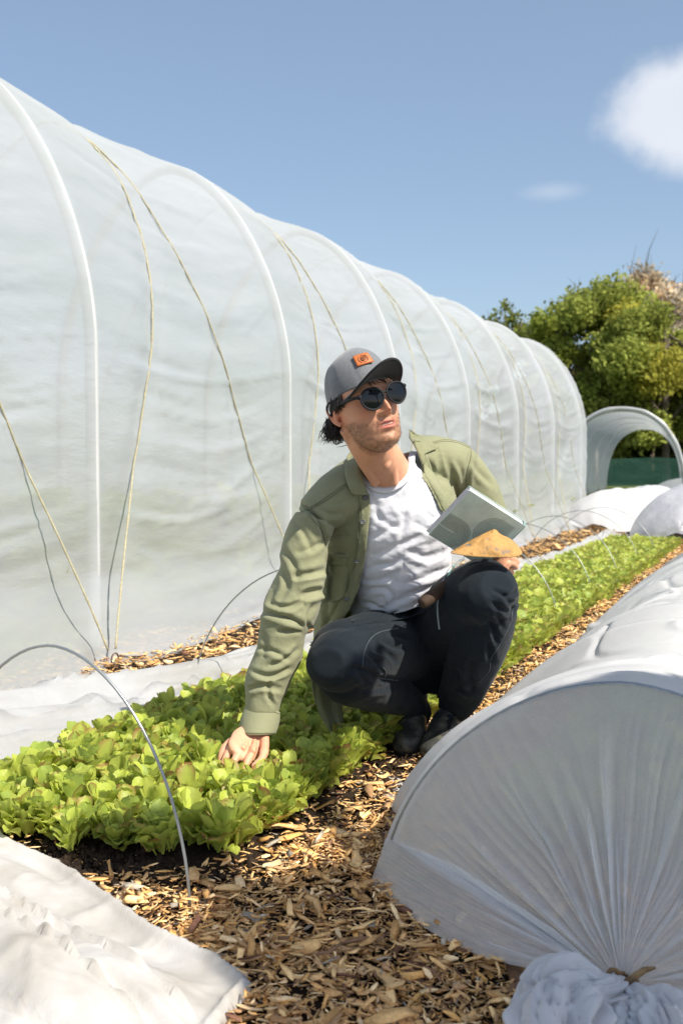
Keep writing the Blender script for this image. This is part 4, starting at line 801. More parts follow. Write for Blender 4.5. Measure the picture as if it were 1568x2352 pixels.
for sx in (-1, 1):                                       # ears
    e = [(sx*.0735, -.004, .018), (sx*.082, -.012, .026), (sx*.088, -.022, .018), (sx*.088, -.026, .0), (sx*.083, -.020, -.018), (sx*.077, -.010, -.030), (sx*.073, -.004, -.034)]
    bd.tube([hl(p) for p in cr(e, 24)], [.0032]*8+[.0036]*8+[.0055]*8, 10); bd.ball(hl((sx*.077, -.012, -.004)), (.0055, .013, .022), 12, HM@rot('Z', -sx*22))
    bd.ball(hl((sx*.076, .000, -.008)), (.004, .004, .006), 8)
# neck, trunk, arms, legs under the clothes, hands
NB = (890, 1118, 2.47)
nk = [hl((0, -.028, -.02)), hl((.0, -.030, -.07)), None, P(889, 1085, 2.46), P(892, 1130, 2.50)]
nk[2] = (nk[1]+nk[3])/2+Vector((0, -.004, 0))
rn = [(.048, .052), (.052, .056), (.0525, .056), (.058, .059), (.09, .07)]
C_ = cr([tuple(p) for p in nk], 20); R_ = cr(rn, 20); bd.loft([(Vector(c), r[0], r[1], (1, .3, 0)) for c, r in zip(C_, R_)], 32)
for sx, tgt in ((-1, (862, 1112, 2.405)), (1, (905, 1112, 2.405))):                                       # neck muscles and adam's apple
    bd.tube([hl((sx*.060, -.020, -.045)), (hl((sx*.05, -.01, -.08))+P(*tgt))/2, P(*tgt)], [.013, .0135, .011], 12)
bd.ball((hl((0, .045, -.11))*.45+P(888, 1095, 2.42)*.55), (.012, .012, .016), 10)
limb(bd, [(892, 1105, 2.50, 70, .06), (900, 1180, 2.555, 108, .085), (915, 1280, 2.61, 96, .09), (928, 1370, 2.69, 88, .095), (932, 1470, 2.80, 95, .105)])
limb(bd, [(750, 1182, 2.47, 30, .036), (820, 1135, 2.51, 40, .045), (960, 1095, 2.57, 40, .045), (1045, 1092, 2.63, 30, .036)])
limb(bd, [(738, 1190, 2.46, 32, .036), (692, 1310, 2.42, 34, .040), (660, 1420, 2.41, 32, .036), (628, 1550, 2.385, 29, .032), (600, 1640, 2.36, 25, .026), (592, 1680, 2.35, 27, .022)])
limb(bd, [(1048, 1088, 2.64, 32, .036), (1104, 1180, 2.67, 32, .036), (1124, 1240, 2.63, 31, .034), (1120, 1275, 2.54, 28, .03)])
limb(bd, [(950, 1480, 2.80, 75, .08), (870, 1485, 2.60, 70, .075), (795, 1520, 2.38, 55, .06)]); limb(bd, [(795, 1530, 2.38, 48, .055), (880, 1585, 2.60, 36, .04), (940, 1610, 2.76, 26, .03), (952, 1640, 2.80, 22, .026)])
limb(bd, [(980, 1470, 2.78, 75, .08), (1050, 1410, 2.58, 66, .07), (1110, 1365, 2.40, 52, .055)]); limb(bd, [(1110, 1375, 2.41, 50, .055), (1090, 1480, 2.55, 46, .05), (1055, 1570, 2.70, 30, .033), (1038, 1640, 2.78, 22, .028)])
# right hand reaching into the lettuces
limb(bd, [(596, 1668, 2.355, 29, .021), (584, 1688, 2.34, 36, .019), (568, 1708, 2.315, 43, .017), (555, 1722, 2.29, 38, .014)], 16, 20)
def finger(pts, r0, r1, kn=1.12):
    q = cr([tuple(P(*p)) for p in pts], 16); r = np.linspace(r0, r1, 16); r[7] *= kn; r[8] *= kn*.98; r[13] *= .97; m = bd; m.tube(q, r, 12); m.ball(q[-1], r1*.98, 8)
finger([(540, 1697, 2.325), (524, 1706, 2.31), (509, 1730, 2.29), (505, 1760, 2.285)], .0085, .0066)
finger([(548, 1705, 2.31), (534, 1715, 2.295), (516, 1747, 2.27), (512, 1782, 2.265)], .0094, .0072)
finger([(562, 1712, 2.295), (553, 1724, 2.28), (534, 1757, 2.25), (530, 1792, 2.25)], .0098, .0074)
finger([(582, 1716, 2.29), (578, 1730, 2.275), (562, 1762, 2.245), (553, 1795, 2.245)], .0098, .0074)
finger([(607, 1692, 2.33), (608, 1716, 2.30), (602, 1742, 2.265), (584, 1760, 2.245)], .0120, .0082)
for a, b, r in (((545, 1690, 2.33), (527, 1704, 2.303), .0052), ((558, 1695, 2.32), (537, 1714, 2.288), .0055), ((572, 1698, 2.312), (556, 1722, 2.272), .0055), ((586, 1700, 2.308), (580, 1728, 2.266), .0055)): bd.tube([P(*a), P(*b)], [r, r*1.25], 8)
# left hand closed round the tool behind the knee
limb(bd, [(1122, 1268, 2.53, 28, .022), (1135, 1285, 2.48, 34, .02), (1150, 1296, 2.44, 30, .016)], 12, 18)
for k, (a, b, c) in enumerate((((1140, 1275, 2.46), (1165, 1274, 2.43), (1178, 1286, 2.45)), ((1142, 1284, 2.45), (1172, 1281, 2.42), (1187, 1291, 2.45)), ((1142, 1296, 2.45), (1172, 1293, 2.42), (1184, 1303, 2.45)), ((1138, 1308, 2.46), (1162, 1306, 2.44), (1174, 1316, 2.46)))): finger([(1130, a[1], 2.48), a, b, c], .0095, .0075)
finger([(1118, 1278, 2.50), (1112, 1262, 2.47), (1126, 1252, 2.45), (1142, 1258, 2.45)], .011, .0085)
BV, BF = vox(bd, .0022, 3)
hp_ = head_inv(BV); nz3 = fbm(BV*160, 3); nz4 = fbm(BV*22, 3)
skin = np.array([.69, .345, .215])[None]*(1+.07*nz4[:, None]+.03*nz3[:, None]); isH = (hp_[:, 2] > -.16) & (np.abs(hp_[:, 0]) < .12) & (np.abs(hp_[:, 1]) < .14)
G3 = lambda x, y, z, r: np.exp(-(((hp_-np.array([x, y, z]))**2).sum(1))/r**2)
red = (G3(0, .112, -.030, .016)+.7*G3(.045, .07, -.02, .022)+.7*G3(-.045, .07, -.02, .022)+.9*G3(-.08, -.015, -.01, .03))*isH; skin = skin*(1-.30*np.clip(red, 0, 1)[:, None]*np.array([0, .8, .9]))
hx_, hy_, hz2 = hp_.T
jaw = np.clip((-.030-.25*np.clip(hy_-.03, 0, .1)*0-hz2)/.016, 0, 1)*np.clip((hy_+.010)/.018, 0, 1)
chk = 1-np.exp(-(((np.abs(hx_)-.040)/.014)**2+((hz2+.040)/.014)**2))*.9; mou = 1-np.exp(-((hx_/.021)**4+((hz2+.0615)/.0115)**4)); beard = jaw*chk*mou*isH*(hz2 > -.150)*np.clip((hz2+.150)/.03, 0, 1)
must = np.exp(-((hx_/.026)**4+((hz2+.047)/.0055)**4))*(hy_ > .07)*isH; beard = np.clip(np.maximum(beard*.9, must*.8), 0, 1)*np.clip(.72+.5*nz3+.25*nz4, 0, 1)
skin = skin*(1-beard[:, None]*.62)+np.array([.17, .10, .055])*beard[:, None]*.62
lip = np.exp(-((hx_/.0235)**4+((hz2+.0625)/.0115)**4))*(hy_ > .078)*isH; skin = skin*(1-lip[:, None]*.85)+np.array([.56, .15, .125])*lip[:, None]*.85
th_ = np.exp(-((hx_/.0130)**6+((hz2+.0605)/.0022)**4))*(hy_ > .07)*isH; dk = np.exp(-((hx_/.0215)**6+((hz2+.0615)/.0042)**4))*(hy_ > .07)*isH*(1-th_); skin = skin*(1-dk[:, None]*.7); skin = skin*(1-th_[:, None]*.7)+np.array([.60, .54, .46])*th_[:, None]*.7
hair = np.clip(((-.012)-hy_)/.01, 0, 1)*np.clip((hz2+.042)/.008, 0, 1)*isH*(1-np.exp(-(((np.abs(hx_)-.084)/.012)**2+((hy_+.012)/.02)**2+((hz2+.006)/.032)**2))*1.2).clip(0, 1); hair = np.maximum(hair, isH*np.clip((hz2-.045)/.01, 0, 1))
side = isH*np.clip((.038-hy_)/.008, 0, 1)*np.clip((hz2-.004)/.006, 0, 1)*(np.abs(hx_) > .05); hair = np.maximum(hair, side)
skin = skin*(1-hair[:, None])+np.array([.020, .014, .010])*hair[:, None]
kn_ = 0
t = NT('skin'); b = t.n('ShaderNodeBsdfPrincipled'); at = t.n('ShaderNodeAttribute', attribute_name='c'); t.l(at, b.inputs['Base Color']); b.inputs['Roughness'].default_value = .48; b.inputs['Specular IOR Level'].default_value = .4
b.inputs['Subsurface Weight'].default_value = .12; b.inputs['Subsurface Scale'].default_value = .006; b.inputs['Subsurface Radius'].default_value = (1, .35, .2)
n = t.noise(420, 3, .7); n2 = t.noise(90, 4, .6); b1 = t.bump(n2.outputs[0], .18, .004); t.l(t.bump(n.outputs[0], .25, .0012, b1.outputs[0]).outputs[0], b.inputs['Normal']); t.l(b, t.out); M_skin = t.m
body = link('body', qmesh(BV, BF, skin), M_skin, man); bodyB = bvh_of(BV, BF)
# stubble hairs
fi = np.random.default_rng(3).choice(np.where(beard > .25)[0], 5200); NB_ = normals(BV, BF)[fi]; r_ = np.random.default_rng(4); dn = np.array(HM@Vector((0, .1, -1)))
dr_ = NB_*.75+dn*.55+r_.normal(0, .25, (len(fi), 3)); dr_ /= np.linalg.norm(dr_, axis=1, keepdims=True); sdv = np.cross(dr_, r_.normal(0, 1, (len(fi), 3))); sdv /= np.linalg.norm(sdv, axis=1, keepdims=True); Ls = r_.uniform(.002, .0052, (len(fi), 1)); p0 = BV[fi]+r_.normal(0, .0009, (len(fi), 3))
V = np.stack([p0-sdv*.00022, p0+sdv*.00022, p0+dr_*Ls], 1).reshape(-1, 3); M_stub = pbr('stubble', (.16, .095, .05, 1), .6)
link('stubble', mesh(V, np.arange(len(V)).reshape(-1, 3)), M_stub, man, False)
# ---------------------------------------------------------------- hair locks
M_hair = pbr('dark_hair', (.016, .011, .008, 1), .38, spec=.5)
m = MB(); r_ = np.random.default_rng(8)
def lock(p0, p1, p2, r0=.0028, j=.006):
    q = [np.array(p)+r_.normal(0, j*s, 3) for p, s in ((p0, .6), (p1, 1), (p2, 1.5))]; c = cr(q, 9); m.tube([hl(p) for p in c], r0*np.array([.7, 1, 1.1, 1.05, 1, .85, .65, .4, .08]), 5)
for sx in (-1, 1):
    for k in range(60):
        a = r_.random(); lock((sx*.071, .036-.05*a, .040), (sx*.0765, .034-.052*a, .012), (sx*(.077+.003*a), .030-.05*a-.002, .002-.006*a), .0012, .004)
for k in range(330):
    a = r_.uniform(-1, 1); w0 = -math.cos(a*1.15)*.092; x0 = math.sin(a*1.15)*.070; f = r_.random()
    lock((x0, w0+.004, -.005-.03*f), (x0*1.1, w0*1.08, -.045-.02*f), (x0*1.12+np.sign(x0)*.004*f, w0*1.10-.006*f, -.046-.014*f), .0012, .0065)
for k in range(150):                                     # the tuft behind the ear, flicking outwards
    f = r_.random(); lock((-.070, -.035-.03*f, -.012), (-.076-.006*f, -.044-.02*f, -.040), (-.080-.016*f*r_.random(), -.046-.03*f, -.050-.014*r_.random()), .0011, .007)
link('hair', m.me(), M_hair, man); m = MB()
for k in range(14): a = r_.uniform(-.04, .05); lock((a, .085, .052), (a+.006, .094, .040), (a+.012, .095, .026+r_.uniform(0, .01)), .0009, .003)
link('fringe', m.me(), M_hair, man)
# ---------------------------------------------------------------- sunglasses
M_frame = pbr('matt_black_frame', (.010, .012, .016, 1), .6, spec=.3); t = NT('dark_lens'); b = t.n('ShaderNodeBsdfPrincipled', i_Base_Color=(.003, .004, .006, 1)); b.inputs['Roughness'].default_value = .05; b.inputs['Specular IOR Level'].default_value = .38; t.l(b, t.out); M_lens = t.m
sg = None; m = MB(); lens = MB()
for sx in (-1, 1):
    pts = []; ctr = Vector((sx*.0340, .108, .004)); ang = -sx*9
    for k in range(41):
        q = 2*math.pi*k/40; x = .0285*math.cos(q); z = .0262*math.sin(q)*(1.0 if math.sin(q) < 0 else .93)+.0025*abs(math.cos(q)); v = rot('Z', ang)@Vector((x, 0, z)); pts.append(ctr+v)
    m.tube([hl(p) for p in pts], .0025, 10, False)
    rows = [[hl(ctr)]*1]; V = [hl(ctr+Vector((0, .004, 0)))]+[hl(ctr+(p-ctr)*.55+Vector((0, .0028, 0))) for p in pts[:-1]]+[hl(p) for p in pts[:-1]]
    Fc = [(0, 1+k, 1+(k+1) % 40) for k in range(40)]+[(1+k, 41+k, 41+(k+1) % 40, 1+(k+1) % 40) for k in range(40)]; lens.add(V, Fc)
    o = ctr+(rot('Z', ang)@Vector((sx*.026, 0, .010))); tp = [o, Vector((sx*.0685, .095, .016)), Vector((sx*.0765, .075, .016)), Vector((sx*.0800, .035, .014)), Vector((sx*.0815, .0, .010)), Vector((sx*.084, -.020, -.004))]
    m.tube([hl(p) for p in cr([tuple(p) for p in tp], 18)], [.0052, .0052, .0050]+[.0036]*15, 8)
m.tube([hl(p) for p in cr([(-.0105, .109, .010), (0, .1115, .0135), (.0105, .109, .010)], 8)], .0030, 8)
g = link('sunglasses', m.me(), M_frame, man); link('lenses', lens.me(), M_lens, g)
# ---------------------------------------------------------------- cap
t = NT('grey_felt'); b = t.n('ShaderNodeBsdfPrincipled'); b.inputs['Roughness'].default_value = .95; b.inputs['Sheen Weight'].default_value = .5; n = t.noise(700, 3, .8); r = t.ramp(n.outputs[0], [(.32, (.045, .05, .06, 1)), (.68, (.26, .27, .29, 1))]); t.l(r, b.inputs['Base Color']); t.l(t.bump(n.outputs[0], .5, .0015).outputs[0], b.inputs['Normal']); t.l(b, t.out); M_felt = t.m
M_brim = pbr('black_brim_cloth', (.010, .012, .016, 1), .9, bump=(900, .4, .001), sheen=.15)
CT = rot('X', 9)                                          # the cap sits tipped back
cc = Vector((0, -.010, .044))
def cl_(p): return hl(cc+CT@Vector(p))
V = []; nu, nv = 60, 128; 
for i in range(nu):
    u = i/(nu-1); th = u*math.pi*.5
    for k in range(nv):
        q = 2*math.pi*k/nv; sq = math.sin(q); rx = .0790; ry = .1065 if sq > 0 else .097
        hh_ = .081+.010*max(0, sq)
        pr = math.cos(th)**.62 if th < math.pi/2-1e-6 else 0; zq = math.sin(th)**1.05*hh_
        seam = 1-.012*math.exp(-((((q/(2*math.pi)*6)+.5) % 1-.5)/.035)**2)*math.cos(th)
        low = -.016-.030*max(0, -sq)**1.2; z = low*(1-math.sin(th))+zq; bl = 1+.02*math.sin(q*3+1)*math.cos(th)+.012*math.sin(7*q+3*th)
        V.append(cl_((rx*pr*math.cos(q)*seam*bl, ry*pr*sq*seam*bl, z)))
cap = link('cap', mesh(np.array([tuple(v) for v in V]), gridfaces(nu, nv, True)), M_felt, man); solidify(cap, .003, 1)
capB = bvh_of(np.array([tuple(v) for v in V]), gridfaces(nu, nv, True))
def brim_pt(a, d, dz=0):
    """a -1..1 across, d 0..1 outwards"""
    q = math.pi/2-a*1.18; x0 = .0815*math.cos(q); y0 = .1065*math.sin(q); ext = .080*(math.cos(a*math.pi/2)**.55 if abs(a) < 1 else 0)
    y = y0+ext*d; x = x0*(1-.04*d); z = -.010+.20*ext*d-.9*(x*x)/.085*.42*(1+.3*d)+dz; return (x, y, z)
V = [cl_(brim_pt(a, d)) for a in np.linspace(-1, 1, 60) for d in np.linspace(0, 1, 16)]; br = link('brim', mesh(np.array([tuple(v) for v in V]), gridfaces(60, 16)), M_brim, cap); solidify(br, .0042, 0)
link('brim_edge', MB().tube([cl_(brim_pt(a, 1)) for a in np.linspace(-1, 1, 70)], .0030, 8).me(), M_brim, cap)
M_pat = pbr('orange_leather', (.52, .145, .035, 1), .55, bump=(300, .3, .001)); M_ink = pbr('dark_print', (.10, .03, .012, 1), .7)
def capsurf(a, h, off=.0022):
    """a radians from the front centre, h height -> point just above the crown"""
    q = math.pi/2-a; s = 1
    lo_t, hi_t = 0, math.pi/2
    for _ in range(24):
        th = (lo_t+hi_t)/2; z = -.016*(1-math.sin(th))+math.sin(th)**1.05*(.081+.010*math.sin(q))
        if z < h: lo_t = th
        else: hi_t = th
    pr = math.cos(th)**.62; return cl_((.0815*pr*math.cos(q)*1.02+off*math.cos(q), .1065*pr*math.sin(q)*1.02+off*math.sin(q), h+off*.4))
pa0, ph0 = -.16, .042
A_, B_ = np.meshgrid(np.linspace(-.27, .27, 10), np.linspace(-.0145, .0145, 6), indexing='ij'); V = [tuple(capsurf(pa0+a, ph0+b)) for a, b in zip(A_.ravel(), B_.ravel())]
pt = link('leather_patch', mesh(np.array(V), gridfaces(10, 6)), M_pat, cap); solidify(pt, .0016, 0)
m = MB()
def arc(a0, a1, ra, rh, w_=.0007, n=14): m.tube([capsurf(pa0+ra*math.cos(q), ph0+rh*math.sin(q), .0034) for q in np.linspace(a0, a1, n)], w_, 5)
arc(-1.9, 1.9, .105, .0098); arc(1.9, 4.38, .082, .0075); arc(0, 6.28, .062, .0056); arc(2.2, 4.1, .15, .011); arc(-.9, .9, .15, .011)
m.tube([capsurf(pa0, ph0-.0042, .0034), capsurf(pa0, ph0+.0042, .0034)], .0007, 5)
for s in (-1, 1):
    for h in (-.001, .0018): m.tube([capsurf(pa0, ph0+h-.0018, .0034), capsurf(pa0+s*.03, ph0+h+.001, .0034)], .0006, 5)
link('patch_emblem', m.me(), M_ink, pt)
# ---------------------------------------------------------------- T-shirt
C2 = lambda L: [(533+.46*a, 940.8+.46*b) for a, b in L]     # two working scales used when the outlines were measured
C1 = lambda L: [(690+.24*a, 752.6+.24*b) for a, b in L]
M_tee = cloth('white_jersey', (.76, .76, .82, 1), (.68, .69, .76, 1), .9, 12, 1200, .12)
m = MB(); limb(m, [(884, 1085, 2.49, 74, .075), (890, 1120, 2.50, 112, .090), (902, 1190, 2.535, 134, .110), (912, 1270, 2.59, 124, .116), (920, 1340, 2.65, 116, .124), (912, 1392, 2.70, 112, .142)], 30, 40)
limb(m, [(760, 1165, 2.45, 44, .055), (830, 1120, 2.49, 58, .066), (955, 1088, 2.58, 52, .052), (1015, 1095, 2.62, 34, .038)])
TV, TF = vox(m, .003, 8)
TV = folds(TV, TF, [(a_, b_, c_*.75) for a_, b_, c_ in [(C2([(700, 640), (780, 600), (860, 555)]), 7, .004), (C2([(690, 730), (800, 690), (920, 640), (1060, 600)]), 8, .005), (C2([(650, 800), (740, 775), (800, 770), (840, 740)]), 6, .006), (C2([(640, 850), (720, 850), (800, 830)]), 6, .005),
    (C2([(650, 905), (740, 890), (790, 910), (800, 960), (780, 1000)]), 6, .007), (C2([(860, 870), (950, 840), (1080, 790), (1120, 780)]), 8, .006), (C2([(830, 930), (930, 900), (1040, 860)]), 8, .005), (C2([(860, 470), (860, 560), (840, 650)]), 7, .004), (C2([(900, 560), (980, 600), (1040, 580)]), 7, .004), (C2([(870, 700), (970, 740), (1060, 700)]), 8, .005), (C2([(700, 500), (760, 560), (840, 600)]), 7, .004),
    (C2([(640, 960), (700, 970), (760, 1000)]), 5, .005), (C2([(720, 1010), (800, 960), (900, 930)]), 6, .005), (C2([(690, 420), (730, 520), (720, 600)]), 7, .003), (C2([(860, 420), (830, 480), (850, 540)]), 6, .003), (C2([(940, 480), (1000, 540), (1050, 520)]), 6, .003)]])
ng = normals(TV, TF); TV = TV+ng*(.0022*fbm(TV*[22, 22, 34], 3)+.003*vnoise(TV*[9, 9, 16]))[:, None]
neck = C1([(575, 1180), (572, 1290), (590, 1400), (640, 1455), (700, 1495), (770, 1520), (830, 1520), (880, 1500), (935, 1470), (990, 1410), (1020, 1340), (1038, 1230), (1045, 1120), (1040, 1020), (900, 900), (600, 950)])
V2, F2 = snapcut(TV, TF, cr(np.array(neck), 80), lambda V: (V[:, 1] < 2.58) & (V[:, 2] > .70))
V2, F2 = snapcut(V2, F2, [(700, 1437), (790, 1428), (830, 1424), (880, 1416), (930, 1404), (980, 1386), (1040, 1345), (1110, 1325), (1110, 1700), (700, 1700)], lambda V: V[:, 1] < 2.72)
tee = link('t_shirt', qmesh(V2, F2), M_tee, man); solidify(tee, .002, -1); teeB = bvh_of(TV, TF)
band = onto(C1([(575, 1210), (576, 1290), (596, 1400), (644, 1462), (702, 1503), (770, 1528), (832, 1528), (884, 1508), (940, 1476), (996, 1414), (1026, 1340), (1042, 1230)]), teeB, .001, 60)
m = MB(); n = len(band); inn = []
for i, p in enumerate(band):
    T = (band[min(i+1, n-1)]-band[max(i-1, 0)]).normalized(); v = (p-CAMP).normalized(); w_ = T.cross(v).normalized(); w_ = -w_ if w_.z > 0 and abs(w_.z) > .3 else w_; inn.append((p, w_))
ctr = P(888, 1070, 2.5); rows = []
for p, w_ in inn:
    w_ = (p-ctr); w_.y *= .2; w_.normalize(); rows += [p-w_*.002-Vector((0, .001, 0)), p+w_*.005-Vector((0, .0035, 0)), p+w_*.012-Vector((0, .0030, 0)), p+w_*.015+Vector((0, .001, 0))]
o = link('neckband', mesh(np.array([tuple(v) for v in rows]), gridfaces(n, 4)), M_tee, tee); solidify(o, .0015, 0)
# ---------------------------------------------------------------- trousers
M_trs = cloth('dark_trousers', (.0075, .0125, .018, 1), (.012, .018, .025, 1), .85, 7, 1500, .2, .06)
m = MB(); limb(m, [(918, 1385, 2.705, 108, .126), (928, 1436, 2.755, 120, .150), (940, 1500, 2.83, 115, .13)], 16)
limb(m, [(950, 1470, 2.79, 95, .11), (885, 1482, 2.60, 88, .10), (820, 1502, 2.43, 84, .092), (785, 1514, 2.35, 72, .085)], 22)
m.ball(P(797, 1512, 2.40), (88/F*2.40, .098, 92/F*2.40), 20)
limb(m, [(798, 1545, 2.40, 72, .078), (850, 1580, 2.52, 52, .07), (915, 1602, 2.68, 44, .06), (948, 1632, 2.78, 40, .052)], 20)
limb(m, [(985, 1462, 2.78, 95, .11), (1035, 1418, 2.60, 90, .10), (1080, 1380, 2.45, 82, .092), (1108, 1364, 2.38, 74, .085)], 22)
m.ball(P(1110, 1362, 2.42), (77/F*2.42, .095, 79/F*2.42), 20)
limb(m, [(1112, 1385, 2.42, 74, .088), (1104, 1450, 2.47, 70, .09), (1085, 1520, 2.56, 62, .08), (1062, 1580, 2.68, 54, .07), (1050, 1612, 2.74, 44, .056)], 24)
limb(m, [(1005, 1500, 2.78, 60, .09), (1005, 1560, 2.80, 46, .07)], 10)
PV, PF = vox(m, .0034, 7)
k8 = lambda L: [(815.4+.28*a, 1379.8+.28*b) for a, b in L]
PV = folds(PV, PF, [(k8([(60, 560), (120, 580), (180, 620), (240, 640), (340, 655)]), 7, .009), (k8([(90, 520), (170, 510), (200, 560), (240, 600)]), 6, .008), (k8([(100, 440), (180, 490), (230, 520)]), 5, .007), (k8([(150, 400), (260, 430), (330, 500)]), 6, .007),
    (k8([(210, 330), (310, 380), (400, 400)]), 6, .005), (k8([(260, 260), (360, 300), (440, 330)]), 6, .005), (k8([(0, 560), (60, 620), (120, 660), (260, 670)]), 8, .007), (k8([(60, 720), (180, 720), (330, 690)]), 8, .006), (k8([(-60, 250), (100, 190), (260, 180)]), 7, .0035), (k8([(-100, 300), (60, 250), (240, 225)]), 6, .003),
    (C2([(560, 1070), (680, 1040), (800, 1020)]), 5, .003), (C2([(530, 1110), (640, 1070), (760, 1060)]), 5, .003), (C2([(560, 1320), (620, 1290), (690, 1330), (720, 1370)]), 6, .006),
    (k8([(1150, 90), (1180, 150), (1210, 240)]), 6, .007), (k8([(1110, 190), (1140, 290), (1160, 360)]), 6, .007), (k8([(1090, 330), (1100, 430), (1110, 500)]), 7, .007), (k8([(960, 480), (940, 580), (960, 700), (985, 730)]), 8, .010), (k8([(1230, 40), (1290, 60), (1300, 110)]), 6, .007), (k8([(1200, -60), (1250, 0), (1310, 20)]), 6, .006),
    (C2([(1290, 960), (1350, 1000), (1400, 1010)]), 6, .007), (C2([(1300, 900), (1370, 930), (1420, 900)]), 5, .005), (k8([(860, 700), (920, 740), (980, 750)]), 6, .006), (C2([(1220, 1000), (1300, 1080), (1330, 1150)]), 8, .006), (k8([(830, 560), (850, 650), (840, 740)]), 9, .006)], -.3)
ng = normals(PV, PF); PV = PV+ng*(.0016*fbm(PV*[14, 14, 20], 3)+.004*vnoise(PV*[7, 9, 9]+4))[:, None]
trs = link('trousers', qmesh(PV, PF), M_trs, man); trsB = bvh_of(PV, PF)
M_seam = cloth('seam_thread', (.035, .048, .058, 1), (.05, .065, .075, 1), .8, 7, 1500, .3)
for L in ([(60, 540), (75, 420), (130, 310), (210, 255), (350, 225)], [(180, 630), (240, 640), (350, 655)], [(225, 545), (250, 580), (240, 650)], [(1290, 60), (1270, 180), (1190, 350), (1110, 480), (1100, 570), (1010, 670)]): link('seam', MB().tube(onto(k8(L), trsB, .0008, 40), .0013, 5).me(), M_seam, trs)
o = patch_obj('waistband', [(805, 1424), (840, 1416), (885, 1409), (935, 1397), (985, 1381), (1000, 1378), (1006, 1396), (940, 1418), (880, 1430), (812, 1446)], [trsB], .003, M_trs, trs, curve=False)
# ---------------------------------------------------------------- boots
M_boot = pbr('scuffed_black_leather', (.05, .052, .048, 1), .42, bump=[(70, .3, .002), (9, .3, .01)], colvar=(26, (.19, .175, .13, 1), .46, .68)); M_sole = pbr('dark_rubber', (.015, .015, .015, 1), .8)
for nm, rows, shaft, toe in (('boot', None, (1038, 1600, 2.78), (998, 1742, 2.56)), ('boot', None, (952, 1560, 2.80), (935, 1726, 2.62))):
    a = P(*shaft); tp = P(*toe); tp.z = .045; fwd = Vector((tp.x-a.x, tp.y-a.y, 0)); heel = Vector((a.x, a.y, 0))-fwd.normalized()*.045; heel.z = .05; d = fwd.normalized(); sdw = Vector((d.y, -d.x, 0)); m = MB()
    ank = Vector((a.x, a.y, .11)); m.loft([(Vector(c), ra, rb, sdw) for c, ra, rb in ((a, .040, .048), ((a+ank)/2, .037, .046), (ank, .037, .050), (ank-Vector((0, 0, .05)), .036, .055), (Vector((a.x, a.y, .022)), .034, .058))], 24)
    pl = cr([tuple(heel), tuple(heel*.5+tp*.5+Vector((0, 0, .030))), tuple(heel*.25+tp*.75+Vector((0, 0, .010))), tuple(tp), tuple(tp+d*.020-Vector((0, 0, .012)))], 18); rr = cr([(.034, .042), (.038, .050), (.044, .036), (.040, .030), (.022, .018)], 18)
    m.loft([(Vector(c), q[0], q[1], sdw) for c, q in zip(pl, rr)], 24); m.ball(tp-d*.012, (.043, .043, .034), 14)
    BVb, BFb = vox(m, .0035, 8); BVb[:, 2] = np.maximum(BVb[:, 2], .014); BVb = BVb+normals(BVb, BFb)*(.0022*fbm(BVb*26, 3))[:, None]
    bt = link('boot', qmesh(BVb, BFb), M_boot, man)
    m = MB(); n = 40; V = []
    for k in range(n):
        q = 2*math.pi*k/n; c = (heel+tp)/2; L = (tp-heel).length/2+.030; x = math.cos(q); y = math.sin(q); wv = .043*(1+.14*x)*(1 if abs(x) < .7 else 1)
        p = Vector((c.x, c.y, 0))+d*(L*math.copysign(abs(x)**.75, x))+sdw*(wv*math.copysign(abs(y)**.8, y)); V += [(p.x, p.y, -.004), (p.x, p.y, .022)]
    Fc = [(2*k, 2*((k+1) % n), 2*((k+1) % n)+1, 2*k+1) for k in range(n)]+[tuple(2*k+1 for k in range(n)), tuple(2*k for k in range(n))[::-1]]; m.add(V, Fc); link('sole', m.me(), M_sole, bt, False)
    bB = bvh_of(BVb, BFb)
    if shaft[0] > 1000:
        M_gus = pbr('elastic_gusset', (.012, .013, .014, 1), .9, bump=(400, .5, .001)); patch_obj('gusset', [(1018, 1612), (1046, 1615), (1034, 1672), (1029, 1680), (1024, 1668)], [bB], .001, M_gus, bt, .001, res=4)
        M_tab = pbr('brown_tab', (.22, .10, .05, 1), .8, bump=(300, .4, .001)); V = [P(1001, 1582, 2.75), P(1012, 1576, 2.745), P(1014, 1602, 2.74), P(1003, 1604, 2.745)]; o = link('pull_tab', mesh(np.array([tuple(v) for v in V]), [(0, 1, 2, 3)]), M_tab, bt); solidify(o, .003, 0)
        M_blu = pbr('blue_print', (.01, .05, .16, 1), .7); m = MB()
        for r in range(2):
            for k in range(5): q = onto([(1026+r*8+k*.6, 1618+k*7.2), (1031+r*8+k*.6, 1620+k*7.2)], bB, .0016, 4); m.tube(q, .0009, 4)
        link('boot_print', m.me(), M_blu, bt)
